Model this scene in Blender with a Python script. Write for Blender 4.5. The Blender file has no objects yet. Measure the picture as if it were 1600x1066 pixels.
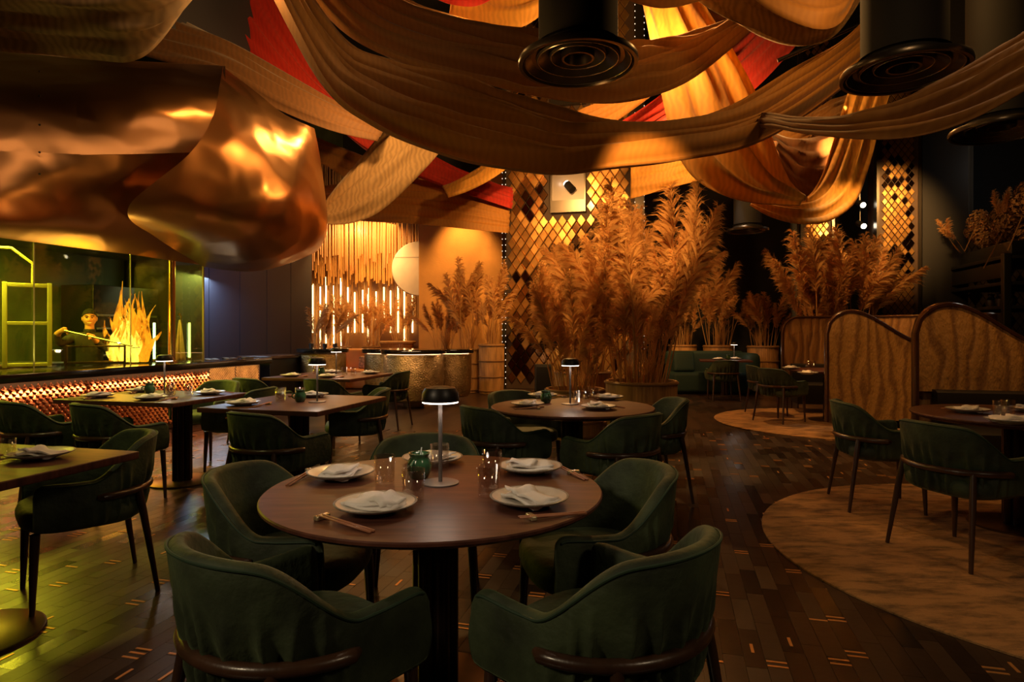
import bpy, bmesh, math, random
from mathutils import Vector, Matrix, noise
random.seed(7)
PI = math.pi
S = bpy.context.scene
COL = S.collection
# ------------------------------------------------------------------ camera
F, YH, CAMZ = 975.0, 520.0, 1.29          # focal length in pixels, horizon row, eye height
cam = bpy.data.cameras.new('camera'); camo = bpy.data.objects.new('camera', cam); COL.objects.link(camo)
cam.sensor_width = 36.0; cam.lens = F / 1600 * 36; cam.clip_end = 100; cam.clip_start = 0.05
cam.shift_y = -(533 - YH) / 1600
camo.location = (0, 0, CAMZ); camo.rotation_euler = (PI / 2, 0, 0)
S.camera = camo
# ------------------------------------------------------------------ world, exposure
w = bpy.data.worlds.new('world'); S.world = w; w.use_nodes = True
w.node_tree.nodes['Background'].inputs[0].default_value = (0.9, 0.55, 0.3, 1)
w.node_tree.nodes['Background'].inputs[1].default_value = 0.004
S.view_settings.view_transform = 'Standard'; S.view_settings.look = 'None'
S.view_settings.gamma = 1; S.view_settings.use_curve_mapping = False
S.view_settings.exposure = 0.12
# ------------------------------------------------------------------ frames
TH = math.radians(14.3)
ED = Vector((math.sin(TH), math.cos(TH), 0)); ER = Vector((math.cos(TH), -math.sin(TH), 0)); EZ = Vector((0, 0, 1))
def D(px, py, d): return Vector(((px - 800) / F * d, d, CAMZ + (YH - py) / F * d))
def Hh(px, py, z): return D(px, py, (CAMZ - z) * F / (py - YH))
def RQ(r, q, z=0.0): return ER * r + ED * q + EZ * z
ROOMROT = -TH                                # rotation that turns +y into ED
def rot_to(fx, fy): return math.atan2(-fx, fy)
WARM = (1.0, 0.62, 0.28)
def light(kind, name, loc, energy, color=WARM, target=None, size=0.1, angle=60, blend=0.6, size_y=None):
    l = bpy.data.lights.new(name, kind); l.energy = energy; l.color = color
    o = bpy.data.objects.new(name, l); COL.objects.link(o); o.location = loc
    if kind == 'AREA':
        l.size = size
        if size_y: l.shape = 'RECTANGLE'; l.size_y = size_y
    else: l.shadow_soft_size = size
    if kind == 'SPOT': l.spot_size = math.radians(angle); l.spot_blend = blend
    if target is not None:
        o.rotation_euler = (Vector(target) - Vector(loc)).to_track_quat('-Z', 'Y').to_euler()
    return o
AMB = (1.0, 0.50, 0.14)
GRN = (0.85, 0.80, 0.10)
# table downlights
for nm, p, e in (('front', (-.27, 2.5, 4.6), 34), ('second', (.45, 4.9, 4.6), 60), ('rug', (3.3, 4.2, 4.6), 24), ('middle', (-1.7, 5.2, 4.4), 75),
                 ('counter', (-3.1, 5.6, 4.2), 70), ('edge', (-2.4, 2.6, 4.4), 40), ('rear', (-2.4, 8.2, 4.4), 80), ('booth', (4.7, 9.0, 4.4), 80),
                 ('sofa', (4.3, 12.2, 4.4), 70)):
    light('SPOT', 'downlight_' + nm, p, e, (1, .72, .47), (p[0], p[1] - .15, 0), .05, 38, .7)
# unseen fill spots added for chair backs, the tan swag and left chairs
light('SPOT', 'front_fill_left', (-2.6, -.5, 2.9), 125, (1, .78, .48), (-.4, 1.6, .5), .2, 60, .9)
light('SPOT', 'front_fill_right', (2.4, -.4, 3.2), 60, (1, .74, .45), (.8, 2.2, .4), .3, 70, .9)
light('SPOT', 'swag_fill', (1.6, 1.6, 4.6), 70, (1, .6, .26), (3.0, 4.4, 2.9), .15, 60, .9)
light('SPOT', 'aisle_fill', (-3.2, 2.6, 4.4), 100, (.95, .88, .30), (-3.0, 4.4, .5), .2, 60, .9)
# pampas and columns
light('SPOT', 'pampas_spot_a', (1.2, 4.6, 3.3), 620, AMB, (1.55, 7.9, 2.4), .08, 36, .6)
light('SPOT', 'pampas_spot_b', (0.6, 10.0, 4.6), 1500, AMB, (1.1, 7.9, 1.6), .08, 50, .6)
light('SPOT', 'column_wash', (0.2, 10.2, 5.0), 900, AMB, (0.9, 14.0, 2.6), .1, 70, .8)
light('SPOT', 'column_wash_top', (1.6, 10.2, 4.2), 500, AMB, (1.5, 14.0, 5.5), .1, 70, .8)
light('SPOT', 'sofa_pampas_spot', (4.4, 12.2, 5.2), 420, AMB, (4.9, 14.6, 1.9), .1, 50, .6)
light('SPOT', 'right_pampas_spot', (5.4, 10.2, 5.0), 520, AMB, (6.3, 12.4, 2.3), .1, 50, .6)
light('SPOT', 'right_column_wash', (6.9, 10.6, 4.4), 800, AMB, (7.65, 13.0, 3.4), .1, 62, .7)
light('SPOT', 'booth_wash_near', (3.9, 4.6, 4.0), 120, AMB, (4.5, 5.6, 1.1), .1, 60, .8)
light('SPOT', 'booth_wash_middle', (3.3, 6.0, 4.0), 130, AMB, (4.5, 7.4, .8), .1, 48, .8)
light('SPOT', 'booth_wash_far', (4.8, 8.6, 4.0), 130, AMB, (5.2, 10.4, 1.2), .1, 56, .8)
light('SPOT', 'rug_wash', (2.2, 3.9, 4.6), 40, AMB, (2.6, 3.7, 0), .1, 42, .9)
light('SPOT', 'back_panel_wash', (-1.3, 14.3, 4.7), 420, AMB, (-1.1, 15.3, 2.6), .1, 66, .8)
light('SPOT', 'floor_wash', (1.9, 8.3, 5.0), 90, (1, .7, .45), (2.2, 7.5, 0), .1, 40, .9)
# drape glow, small lamps on the rig between the cloths
for i, (p, e) in enumerate((((1.9, 8.6, 5.6), 330), ((-2.2, 10.2, 5.6), 230), ((3.4, 10.5, 5.2), 300), ((-.6, 8.3, 5.4), 130), ((-3.2, 7.2, 5.4), 45), ((3.5, 6.0, 4.9), 60), ((-.5, 4.3, 3.0), 16), ((4.6, 5.0, 4.3), 5))):
    light('POINT', 'rig_lamp_%d' % i, p, e, AMB, None, .15)
light('AREA', 'hood_highlight_bar', (-3.4, 5.3, 5.3), 16, (1, .6, .3), (-4.6, 8.0, 3.4), 4.0, size_y=.06)  # unseen bar light added for streak highlights on the copper hood
# kitchen and bar
def KT(t, o, z): return RQ(-6.30 + o, 4.64 + t, z)          # t along the counter, o towards the room
light('AREA', 'kitchen_light', KT(.6, -1.3, 2.44), 160, GRN, KT(.6, -1.5, 0), 1.2, size_y=.6)
light('AREA', 'hood_uplight', KT(1.2, -.15, .95), 9, (.95, .8, .2), KT(1.2, .1, 2.4), 2.2, size_y=.08)
light('AREA', 'kitchen_light_cool', KT(4.6, -1.4, 2.3), 40, (.55, .75, 1), KT(4.4, -1.2, .5), .6)
light('SPOT', 'hood_spill', KT(1.2, .25, 2.2), 110, GRN, KT(.6, 2.2, 0), .2, 62, .8)  # added spot standing in for kitchen light falling through the yellow glass
light('SPOT', 'rear_chair_fill', (-3.8, 6.0, 3.4), 90, GRN, (-2.96, 7.4, .5), .1, 32, .8)  # unseen spot added to brighten the green chair at the rear table
light('POINT', 'fire_light', KT(1.75, -.55, 1.5), 24, (1, .45, .08), None, .2)
light('AREA', 'navy_wash', KT(4.2, -.6, 2.2), 16, (.5, .62, 1), KT(5.4, -1.6, 1.2), .3)

# ------------------------------------------------------------------ materials
MATS = {}
def nodes(name):
    m = bpy.data.materials.new(name); m.use_nodes = True
    nt = m.node_tree; return m, nt, nt.nodes['Principled BSDF']
def mat(name, col, rough=.5, metal=0, var=.0, scale=8, bump=0, bscale=40, emit=None, es=0, sheen=0, coat=0, trans=0, stretch=None, alpha=None, ior=None):
    m, nt, b = nodes(name); N = nt.nodes; L = nt.links
    b.inputs['Base Color'].default_value = (*col, 1); b.inputs['Roughness'].default_value = rough; b.inputs['Metallic'].default_value = metal
    if sheen: b.inputs['Sheen Weight'].default_value = sheen; b.inputs['Sheen Roughness'].default_value = .45; b.inputs['Sheen Tint'].default_value = (*[min(1, c * 4 + .03) for c in col], 1)
    if coat: b.inputs['Coat Weight'].default_value = coat; b.inputs['Coat Roughness'].default_value = .12
    if trans: b.inputs['Transmission Weight'].default_value = trans
    if ior: b.inputs['IOR'].default_value = ior
    if emit: b.inputs['Emission Color'].default_value = (*emit, 1); b.inputs['Emission Strength'].default_value = es
    if var or bump:
        tc = N.new('ShaderNodeTexCoord'); mp = N.new('ShaderNodeMapping'); L.new(tc.outputs['Object'], mp.inputs[0])
        if stretch: mp.inputs['Scale'].default_value = stretch
        if var:
            n = N.new('ShaderNodeTexNoise'); n.inputs['Scale'].default_value = scale; n.inputs['Detail'].default_value = 6; L.new(mp.outputs[0], n.inputs[0])
            r = N.new('ShaderNodeValToRGB'); r.color_ramp.elements[0].position = .3; r.color_ramp.elements[1].position = .7
            r.color_ramp.elements[0].color = (*[max(0, c * (1 - var)) for c in col], 1); r.color_ramp.elements[1].color = (*[min(1, c * (1 + var)) for c in col], 1)
            L.new(n.outputs[0], r.inputs[0]); L.new(r.outputs[0], b.inputs['Base Color'])
        if bump:
            n2 = N.new('ShaderNodeTexNoise'); n2.inputs['Scale'].default_value = bscale; n2.inputs['Detail'].default_value = 4; L.new(mp.outputs[0], n2.inputs[0])
            bp = N.new('ShaderNodeBump'); bp.inputs['Strength'].default_value = bump; bp.inputs['Distance'].default_value = .02
            L.new(n2.outputs[0], bp.inputs['Height']); L.new(bp.outputs[0], b.inputs['Normal'])
    MATS[name] = m; return m
def emis(name, col, s):
    m = bpy.data.materials.new(name); m.use_nodes = True; nt = m.node_tree; nt.nodes.clear()
    o = nt.nodes.new('ShaderNodeOutputMaterial'); e = nt.nodes.new('ShaderNodeEmission'); e.inputs[0].default_value = (*col, 1); e.inputs[1].default_value = s
    nt.links.new(e.outputs[0], o.inputs[0]); MATS[name] = m; return m
mat('velvet', (.036, .050, .021), .7, 0, .65, 6, .25, 30, sheen=.6)
mat('piping', (.02, .045, .022), .7, sheen=.4)
mat('chair_wood', (.05, .022, .011), .32, 0, .5, 9, .05, 60, stretch=(1, 1, .12), coat=.2)
mat('dark_metal', (.09, .075, .062), .28, .85)
mat('lip_highlight', (.30, .26, .22), .25, .9)  # paler metal that paints the highlight along the nozzle ring edges
mat('black', (.006, .006, .006), .35)
mat('black_matte', (.008, .007, .007), .8)
mat('bronze_rod', (.05, .028, .018), .22, .85)
mat('brass', (.55, .32, .10), .25, 1)
mat('brass_inlay', (.75, .36, .12), .38, .55)
mat('brass_plate', (.16, .10, .045), .3, .9, .2, 4)
mat('ceramic', (.62, .58, .52), .35, 0, .08, 30, coat=.2)
mat('rim_glaze', (.20, .18, .15), .4, 0, .4, 60)
mat('linen', (.88, .83, .80), .9, 0, .05, 30, .15, 90)
mat('jade', (.03, .085, .035), .15, 0, .5, 14, .2, 25, coat=.6)
mat('chop_wood', (.42, .17, .09), .4)
mat('gold_rest', (.6, .5, .3), .25, .7)
mat('lamp_black', (.016, .012, .011), .4, .3)
mat('lamp_base', (.20, .17, .16), .4, .4)
emis('lamp_glow', (1, .82, .66), 5)
mat('table_edge', (.045, .017, .010), .3, 0, .3, 6, coat=.3)
mat('rug', (.40, .20, .075), .95, 0, .0, 5, .5, 120)
mat('navy_wall', (.018, .018, .028), .55)
mat('dark_wall', (.007, .006, .006), .7)
mat('ceiling_black', (.006, .005, .005), .9)
mat('kitchen_wall', (.05, .065, .03), .45, 0, .3, 3)
mat('steel', (.45, .47, .48), .3, 1)
mat('yellow_steel', (.42, .40, .18), .45, .3)
mat('stone_black', (.010, .009, .008), .12, 0, coat=.5)
mat('copper_tile', (.72, .30, .15), .22, 1, .25, 6)
mat('hammered_brass', (.38, .25, .11), .38, .95, .35, 7, .9, 45)
mat('bamboo', (.42, .22, .075), .6, 0, .35, 14, .1, 50, stretch=(1, 1, .2))
mat('bamboo_band', (.24, .12, .04), .6)
mat('sofa_green', (.008, .028, .022), .75, sheen=.3)
mat('booth_leather', (.010, .008, .008), .45)
mat('orange_leather', (.55, .22, .05), .5, 0, .1, 3)
mat('tile_gold', (.56, .30, .09), .30, .85, .25, 3)
mat('tile_dark', (.10, .05, .022), .16, 1)
mat('tile_bronze', (.36, .17, .055), .24, .95, .3, 3)
mat('tile_back', (.045, .022, .010), .7)
mat('orange_panel', (.62, .30, .07), .75, 0, .12, 2, .3, 60)
mat('grey_cloth', (.20, .16, .12), .9, 0, .3, 14, .2, 60, stretch=(1, 1, .05))
mat('woven_panel', (.22, .09, .03), .7, 0, .7, 12, .9, 22, stretch=(1, 1, .25))
mat('rack_black', (.008, .007, .006), .5)
mat('dried_flower', (.22, .11, .045), .95)
mat('dried_flower_pale', (.55, .33, .15), .95)
mat('skin', (.42, .21, .115), .5)
mat('chef_black', (.012, .012, .012), .8)
mat('hair', (.005, .004, .004), .95)
mat('white_tooth', (.8, .75, .65), .4)
mat('lip', (.35, .13, .09), .5)
mat('towel', (.65, .66, .66), .9, 0, .1, 20)
mat('moon', (.50, .43, .36), .6, 0, .08, 4)
mat('rod_amber', (.60, .30, .08), .4, .2)
mat('rod_brown', (.30, .13, .04), .45, .2)
emis('tube_glow', (1, .66, .25), 7)
emis('led_warm', (1, .55, .25), 6)
emis('led_white', (.95, .95, 1), 5)
emis('led_cool', (.55, .85, 1), 6)
emis('led_dot', (1, .75, .5), 1.8)
emis('spot_glow', (1, .85, .62), 8)
emis('kitchen_panel', (.9, .82, .15), .9)
mat('cushion_print', (.35, .2, .12), .9, 0, .9, 18)
mat('basket_soil', (.05, .025, .01), .9)
# copper hood
m, nt, b = nodes('copper_hood'); MATS['copper_hood'] = m
b.inputs['Base Color'].default_value = (.50, .25, .10, 1); b.inputs['Metallic'].default_value = 1; b.inputs['Roughness'].default_value = .31
tc = nt.nodes.new('ShaderNodeTexCoord')
def noise_bump(nt, b, tc, sc, st, dist, prev=None):
    n = nt.nodes.new('ShaderNodeTexNoise'); n.inputs['Scale'].default_value = sc; n.inputs['Detail'].default_value = 1
    nt.links.new(tc.outputs['Object'], n.inputs[0]); bp = nt.nodes.new('ShaderNodeBump'); bp.inputs['Strength'].default_value = st; bp.inputs['Distance'].default_value = dist
    nt.links.new(n.outputs[0], bp.inputs['Height'])
    if prev: nt.links.new(prev.outputs[0], bp.inputs['Normal'])
    nt.links.new(bp.outputs[0], b.inputs['Normal']); return bp
vo = nt.nodes.new('ShaderNodeTexVoronoi'); vo.feature = 'SMOOTH_F1'; vo.inputs['Scale'].default_value = 2.4; vo.inputs['Smoothness'].default_value = .25; nt.links.new(tc.outputs['Object'], vo.inputs[0])
vb = nt.nodes.new('ShaderNodeBump'); vb.inputs['Strength'].default_value = .22; vb.inputs['Distance'].default_value = .10; nt.links.new(vo.outputs[0], vb.inputs['Height'])
noise_bump(nt, b, tc, 1.3, .30, .12, vb)
# fabrics: translucent cloth with moire
def fabric(name, col, tr=.35, moire=.07):
    m, nt, b = nodes(name); N = nt.nodes; L = nt.links; MATS[name] = m
    b.inputs['Roughness'].default_value = .7; b.inputs['Sheen Weight'].default_value = .2
    tc = N.new('ShaderNodeTexCoord')
    wv = N.new('ShaderNodeTexWave'); wv.inputs['Scale'].default_value = 4.0; wv.inputs['Distortion'].default_value = 9; wv.inputs['Detail'].default_value = 2; wv.inputs['Detail Scale'].default_value = .8
    L.new(tc.outputs['Object'], wv.inputs[0])
    r = N.new('ShaderNodeValToRGB'); r.color_ramp.elements[0].color = (*[c * (1 - moire) for c in col], 1); r.color_ramp.elements[1].color = (*[min(1, c * (1 + moire * .6)) for c in col], 1)
    L.new(wv.outputs[0], r.inputs[0]); L.new(r.outputs[0], b.inputs['Base Color'])
    t = N.new('ShaderNodeBsdfTranslucent'); L.new(r.outputs[0], t.inputs[0])
    mx = N.new('ShaderNodeMixShader'); mx.inputs[0].default_value = tr
    L.new(b.outputs[0], mx.inputs[1]); L.new(t.outputs[0], mx.inputs[2]); L.new(mx.outputs[0], N['Material Output'].inputs[0])
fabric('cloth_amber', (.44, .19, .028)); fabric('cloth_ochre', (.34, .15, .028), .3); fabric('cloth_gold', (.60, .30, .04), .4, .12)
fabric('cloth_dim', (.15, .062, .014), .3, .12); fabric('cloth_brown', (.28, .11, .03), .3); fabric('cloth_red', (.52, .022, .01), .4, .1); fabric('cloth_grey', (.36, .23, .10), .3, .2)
# pampas
m, nt, b = nodes('pampas'); MATS['pampas'] = m
oi = nt.nodes.new('ShaderNodeObjectInfo'); r = nt.nodes.new('ShaderNodeValToRGB')
r.color_ramp.elements[0].color = (.52, .27, .085, 1); r.color_ramp.elements[1].color = (.86, .53, .20, 1)
nt.links.new(oi.outputs['Random'], r.inputs[0]); nt.links.new(r.outputs[0], b.inputs['Base Color']); b.inputs['Roughness'].default_value = .9
t = nt.nodes.new('ShaderNodeBsdfTranslucent'); nt.links.new(r.outputs[0], t.inputs[0]); mx = nt.nodes.new('ShaderNodeMixShader'); mx.inputs[0].default_value = .4
nt.links.new(b.outputs[0], mx.inputs[1]); nt.links.new(t.outputs[0], mx.inputs[2]); nt.links.new(mx.outputs[0], nt.nodes['Material Output'].inputs[0])
mat('pampas_stem', (.30, .17, .06), .8)
# planks: random tone per piece
m, nt, b = nodes('plank'); MATS['plank'] = m; N = nt.nodes; L = nt.links
oi = N.new('ShaderNodeObjectInfo'); ge = N.new('ShaderNodeNewGeometry'); ad = N.new('ShaderNodeMath'); ad.operation = 'ADD'; fr = N.new('ShaderNodeMath'); fr.operation = 'FRACT'
L.new(oi.outputs['Random'], ad.inputs[0]); L.new(ge.outputs['Random Per Island'], ad.inputs[1]); L.new(ad.outputs[0], fr.inputs[0])
r = N.new('ShaderNodeValToRGB'); r.color_ramp.elements[0].color = (.018, .009, .006, 1); r.color_ramp.elements[1].color = (.060, .032, .021, 1); L.new(fr.outputs[0], r.inputs[0])
tc = N.new('ShaderNodeTexCoord'); n = N.new('ShaderNodeTexNoise'); n.inputs['Scale'].default_value = 14; n.inputs['Detail'].default_value = 5; L.new(ge.outputs['Position'], n.inputs[0])
mm = N.new('ShaderNodeMix'); mm.data_type = 'RGBA'; mm.blend_type = 'MULTIPLY'; mm.inputs[0].default_value = .6; L.new(r.outputs[0], mm.inputs[6]); L.new(n.outputs[0], mm.inputs[7]); L.new(mm.outputs[2], b.inputs['Base Color'])
mr = N.new('ShaderNodeMapRange'); mr.inputs[3].default_value = .24; mr.inputs[4].default_value = .42; L.new(fr.outputs[0], mr.inputs[0]); L.new(mr.outputs[0], b.inputs['Roughness'])
bp = N.new('ShaderNodeBump'); bp.inputs['Strength'].default_value = .12; bp.inputs['Distance'].default_value = .01; L.new(n.outputs[0], bp.inputs['Height']); L.new(bp.outputs[0], b.inputs['Normal'])
# far floor: the same blocks as a texture
m, nt, b = nodes('floor_far'); MATS['floor_far'] = m; N = nt.nodes; L = nt.links
ge = N.new('ShaderNodeNewGeometry'); mp = N.new('ShaderNodeMapping'); mp.inputs['Rotation'].default_value = (0, 0, TH - PI / 2); L.new(ge.outputs['Position'], mp.inputs[0])
br = N.new('ShaderNodeTexBrick'); L.new(mp.outputs[0], br.inputs[0]); br.inputs['Color1'].default_value = (.018, .010, .007, 1); br.inputs['Color2'].default_value = (.055, .03, .02, 1); br.inputs['Mortar'].default_value = (.012, .007, .005, 1)
br.inputs['Scale'].default_value = 1; br.inputs['Brick Width'].default_value = .32; br.inputs['Row Height'].default_value = .08; br.inputs['Mortar Size'].default_value = .003
L.new(br.outputs[0], b.inputs['Base Color']); b.inputs['Roughness'].default_value = .3
n = N.new('ShaderNodeTexNoise'); n.inputs['Scale'].default_value = 9; L.new(ge.outputs['Position'], n.inputs[0]); bp = N.new('ShaderNodeBump'); bp.inputs['Strength'].default_value = .2; bp.inputs['Distance'].default_value = .01
L.new(n.outputs[0], bp.inputs['Height']); L.new(bp.outputs[0], b.inputs['Normal'])
# rug with mottled cloud pattern
m = MATS['rug']; nt = m.node_tree; b = nt.nodes['Principled BSDF']; N = nt.nodes; L = nt.links
tc = N.new('ShaderNodeTexCoord'); mp = N.new('ShaderNodeMapping'); mp.inputs['Scale'].default_value = (1, 3, 1); L.new(tc.outputs['Object'], mp.inputs[0])
n = N.new('ShaderNodeTexNoise'); n.inputs['Scale'].default_value = 3.5; n.inputs['Detail'].default_value = 9; n.inputs['Roughness'].default_value = .7; L.new(mp.outputs[0], n.inputs[0])
r = N.new('ShaderNodeValToRGB'); r.color_ramp.elements[0].position = .38; r.color_ramp.elements[1].position = .56
r.color_ramp.elements[0].color = (.16, .085, .035, 1); r.color_ramp.elements[1].color = (.44, .23, .09, 1); L.new(n.outputs[0], r.inputs[0]); L.new(r.outputs[0], b.inputs['Base Color'])
# veneer table top
def veneer(name, radial):
    m, nt, b = nodes(name); MATS[name] = m; N = nt.nodes; L = nt.links
    tc = N.new('ShaderNodeTexCoord'); sx = N.new('ShaderNodeSeparateXYZ'); L.new(tc.outputs['Object'], sx.inputs[0])
    at = N.new('ShaderNodeMath'); at.operation = 'ARCTAN2'; L.new(sx.outputs[0], at.inputs[0]); L.new(sx.outputs[1], at.inputs[1])
    mu = N.new('ShaderNodeMath'); mu.operation = 'MULTIPLY'; mu.inputs[1].default_value = 8 / (2 * PI) if radial else 0; L.new(at.outputs[0], mu.inputs[0])
    fl = N.new('ShaderNodeMath'); fl.operation = 'FLOOR'; L.new(mu.outputs[0], fl.inputs[0])
    wn = N.new('ShaderNodeTexWhiteNoise'); wn.noise_dimensions = '1D'; L.new(fl.outputs[0], wn.inputs['W'])
    mp = N.new('ShaderNodeMapping'); mp.inputs['Scale'].default_value = (2, 18, 2); L.new(tc.outputs['Object'], mp.inputs[0])
    rv = N.new('ShaderNodeCombineXYZ'); L.new(wn.outputs[0], rv.inputs[2]); sc = N.new('ShaderNodeVectorMath'); sc.operation = 'SCALE'; sc.inputs[3].default_value = 6.28; L.new(rv.outputs[0], sc.inputs[0]); L.new(sc.outputs[0], mp.inputs['Rotation'])
    n = N.new('ShaderNodeTexNoise'); n.inputs['Scale'].default_value = 2; n.inputs['Detail'].default_value = 7; n.inputs['Distortion'].default_value = .6; L.new(mp.outputs[0], n.inputs[0])
    r = N.new('ShaderNodeValToRGB'); r.color_ramp.elements[0].color = (.050, .016, .010, 1); r.color_ramp.elements[1].color = (.135, .046, .029, 1); r.color_ramp.elements[0].position = .3; r.color_ramp.elements[1].position = .72
    L.new(n.outputs[0], r.inputs[0]); L.new(r.outputs[0], b.inputs['Base Color']); b.inputs['Roughness'].default_value = .42; b.inputs['Specular IOR Level'].default_value = .35
veneer('veneer_round', True); veneer('veneer_square', False)
# woven booth panel with wavy bands
m, nt, b = nodes('woven_wave'); MATS['woven_wave'] = m; N = nt.nodes; L = nt.links
tc = N.new('ShaderNodeTexCoord'); wv = N.new('ShaderNodeTexWave'); wv.inputs['Scale'].default_value = 2.3; wv.inputs['Distortion'].default_value = 9; wv.inputs['Detail'].default_value = 3; wv.inputs['Detail Scale'].default_value = 1.4
L.new(tc.outputs['UV'], wv.inputs[0]); n = N.new('ShaderNodeTexNoise'); n.inputs['Scale'].default_value = 1.1; L.new(tc.outputs['UV'], n.inputs[0])
r = N.new('ShaderNodeValToRGB'); r.color_ramp.elements[0].position = 0; r.color_ramp.elements[0].color = (.22, .10, .03, 1); r.color_ramp.elements[1].position = .45; r.color_ramp.elements[1].color = (.42, .21, .06, 1)
L.new(wv.outputs[0], r.inputs[0]); L.new(r.outputs[0], b.inputs['Base Color']); b.inputs['Roughness'].default_value = .55
fn = N.new('ShaderNodeTexNoise'); fn.inputs['Scale'].default_value = 60; L.new(tc.outputs['UV'], fn.inputs[0]); mxh = N.new('ShaderNodeMath'); mxh.operation = 'ADD'; L.new(wv.outputs[0], mxh.inputs[0]); L.new(fn.outputs[0], mxh.inputs[1])
bp = N.new('ShaderNodeBump'); bp.inputs['Strength'].default_value = .5; bp.inputs['Distance'].default_value = .02; L.new(mxh.outputs[0], bp.inputs['Height']); L.new(bp.outputs[0], b.inputs['Normal'])
# thin tinted kitchen glass and drinking glass
def thin_glass(name, tint, gloss, rough=.02):
    m = bpy.data.materials.new(name); m.use_nodes = True; nt = m.node_tree; nt.nodes.clear(); MATS[name] = m
    o = nt.nodes.new('ShaderNodeOutputMaterial'); t = nt.nodes.new('ShaderNodeBsdfTransparent'); t.inputs[0].default_value = (*tint, 1)
    g = nt.nodes.new('ShaderNodeBsdfGlossy'); g.inputs[0].default_value = (1, 1, 1, 1); g.inputs['Roughness'].default_value = rough
    mx = nt.nodes.new('ShaderNodeMixShader'); mx.inputs[0].default_value = gloss
    nt.links.new(t.outputs[0], mx.inputs[1]); nt.links.new(g.outputs[0], mx.inputs[2]); nt.links.new(mx.outputs[0], o.inputs[0])
thin_glass('yellow_glass', (.96, .92, .50), .05); thin_glass('tumbler_glass', (.93, .90, .87), .13)
# flame
def flame_mat(name, c0, c1, s):
    m = bpy.data.materials.new(name); m.use_nodes = True; nt = m.node_tree; nt.nodes.clear(); MATS[name] = m; N = nt.nodes; L = nt.links
    o = N.new('ShaderNodeOutputMaterial'); tc = N.new('ShaderNodeTexCoord'); mp = N.new('ShaderNodeMapping'); mp.inputs['Scale'].default_value = (14, 14, 4.5); L.new(tc.outputs['Object'], mp.inputs[0])
    n = N.new('ShaderNodeTexNoise'); n.inputs['Scale'].default_value = 1; n.inputs['Detail'].default_value = 5; n.inputs['Distortion'].default_value = 1; L.new(mp.outputs[0], n.inputs[0])
    r = N.new('ShaderNodeValToRGB'); r.color_ramp.elements[0].position = .35; r.color_ramp.elements[0].color = (*c0, 1); r.color_ramp.elements[1].position = .62; r.color_ramp.elements[1].color = (*c1, 1); L.new(n.outputs[0], r.inputs[0])
    e = N.new('ShaderNodeEmission'); e.inputs[1].default_value = s; L.new(r.outputs[0], e.inputs[0]); t = N.new('ShaderNodeBsdfTransparent')
    rr = N.new('ShaderNodeMapRange'); rr.inputs[1].default_value = .42; rr.inputs[2].default_value = .60; rr.inputs[3].default_value = .0; rr.inputs[4].default_value = .95; L.new(n.outputs[0], rr.inputs[0])
    mx = N.new('ShaderNodeMixShader'); L.new(rr.outputs[0], mx.inputs[0]); L.new(t.outputs[0], mx.inputs[1]); L.new(e.outputs[0], mx.inputs[2]); L.new(mx.outputs[0], o.inputs[0])
flame_mat('flame_outer', (1, .17, .01), (1, .45, .04), 1.3); flame_mat('flame_core', (1, .50, .05), (1, .80, .25), 2.2)
m = bpy.data.materials.new('smoke'); m.use_nodes = True; nt = m.node_tree; nt.nodes.clear(); MATS['smoke'] = m
o = nt.nodes.new('ShaderNodeOutputMaterial'); v = nt.nodes.new('ShaderNodeVolumePrincipled'); v.inputs['Color'].default_value = (.8, .75, .6, 1)
tc = nt.nodes.new('ShaderNodeTexCoord'); n = nt.nodes.new('ShaderNodeTexNoise'); n.inputs['Scale'].default_value = 5; nt.links.new(tc.outputs['Object'], n.inputs[0])
r = nt.nodes.new('ShaderNodeMapRange'); r.inputs[1].default_value = .45; r.inputs[2].default_value = .75; r.inputs[4].default_value = 1.6; nt.links.new(n.outputs[0], r.inputs[0]); nt.links.new(r.outputs[0], v.inputs['Density']); nt.links.new(v.outputs[0], o.inputs['Volume'])

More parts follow.
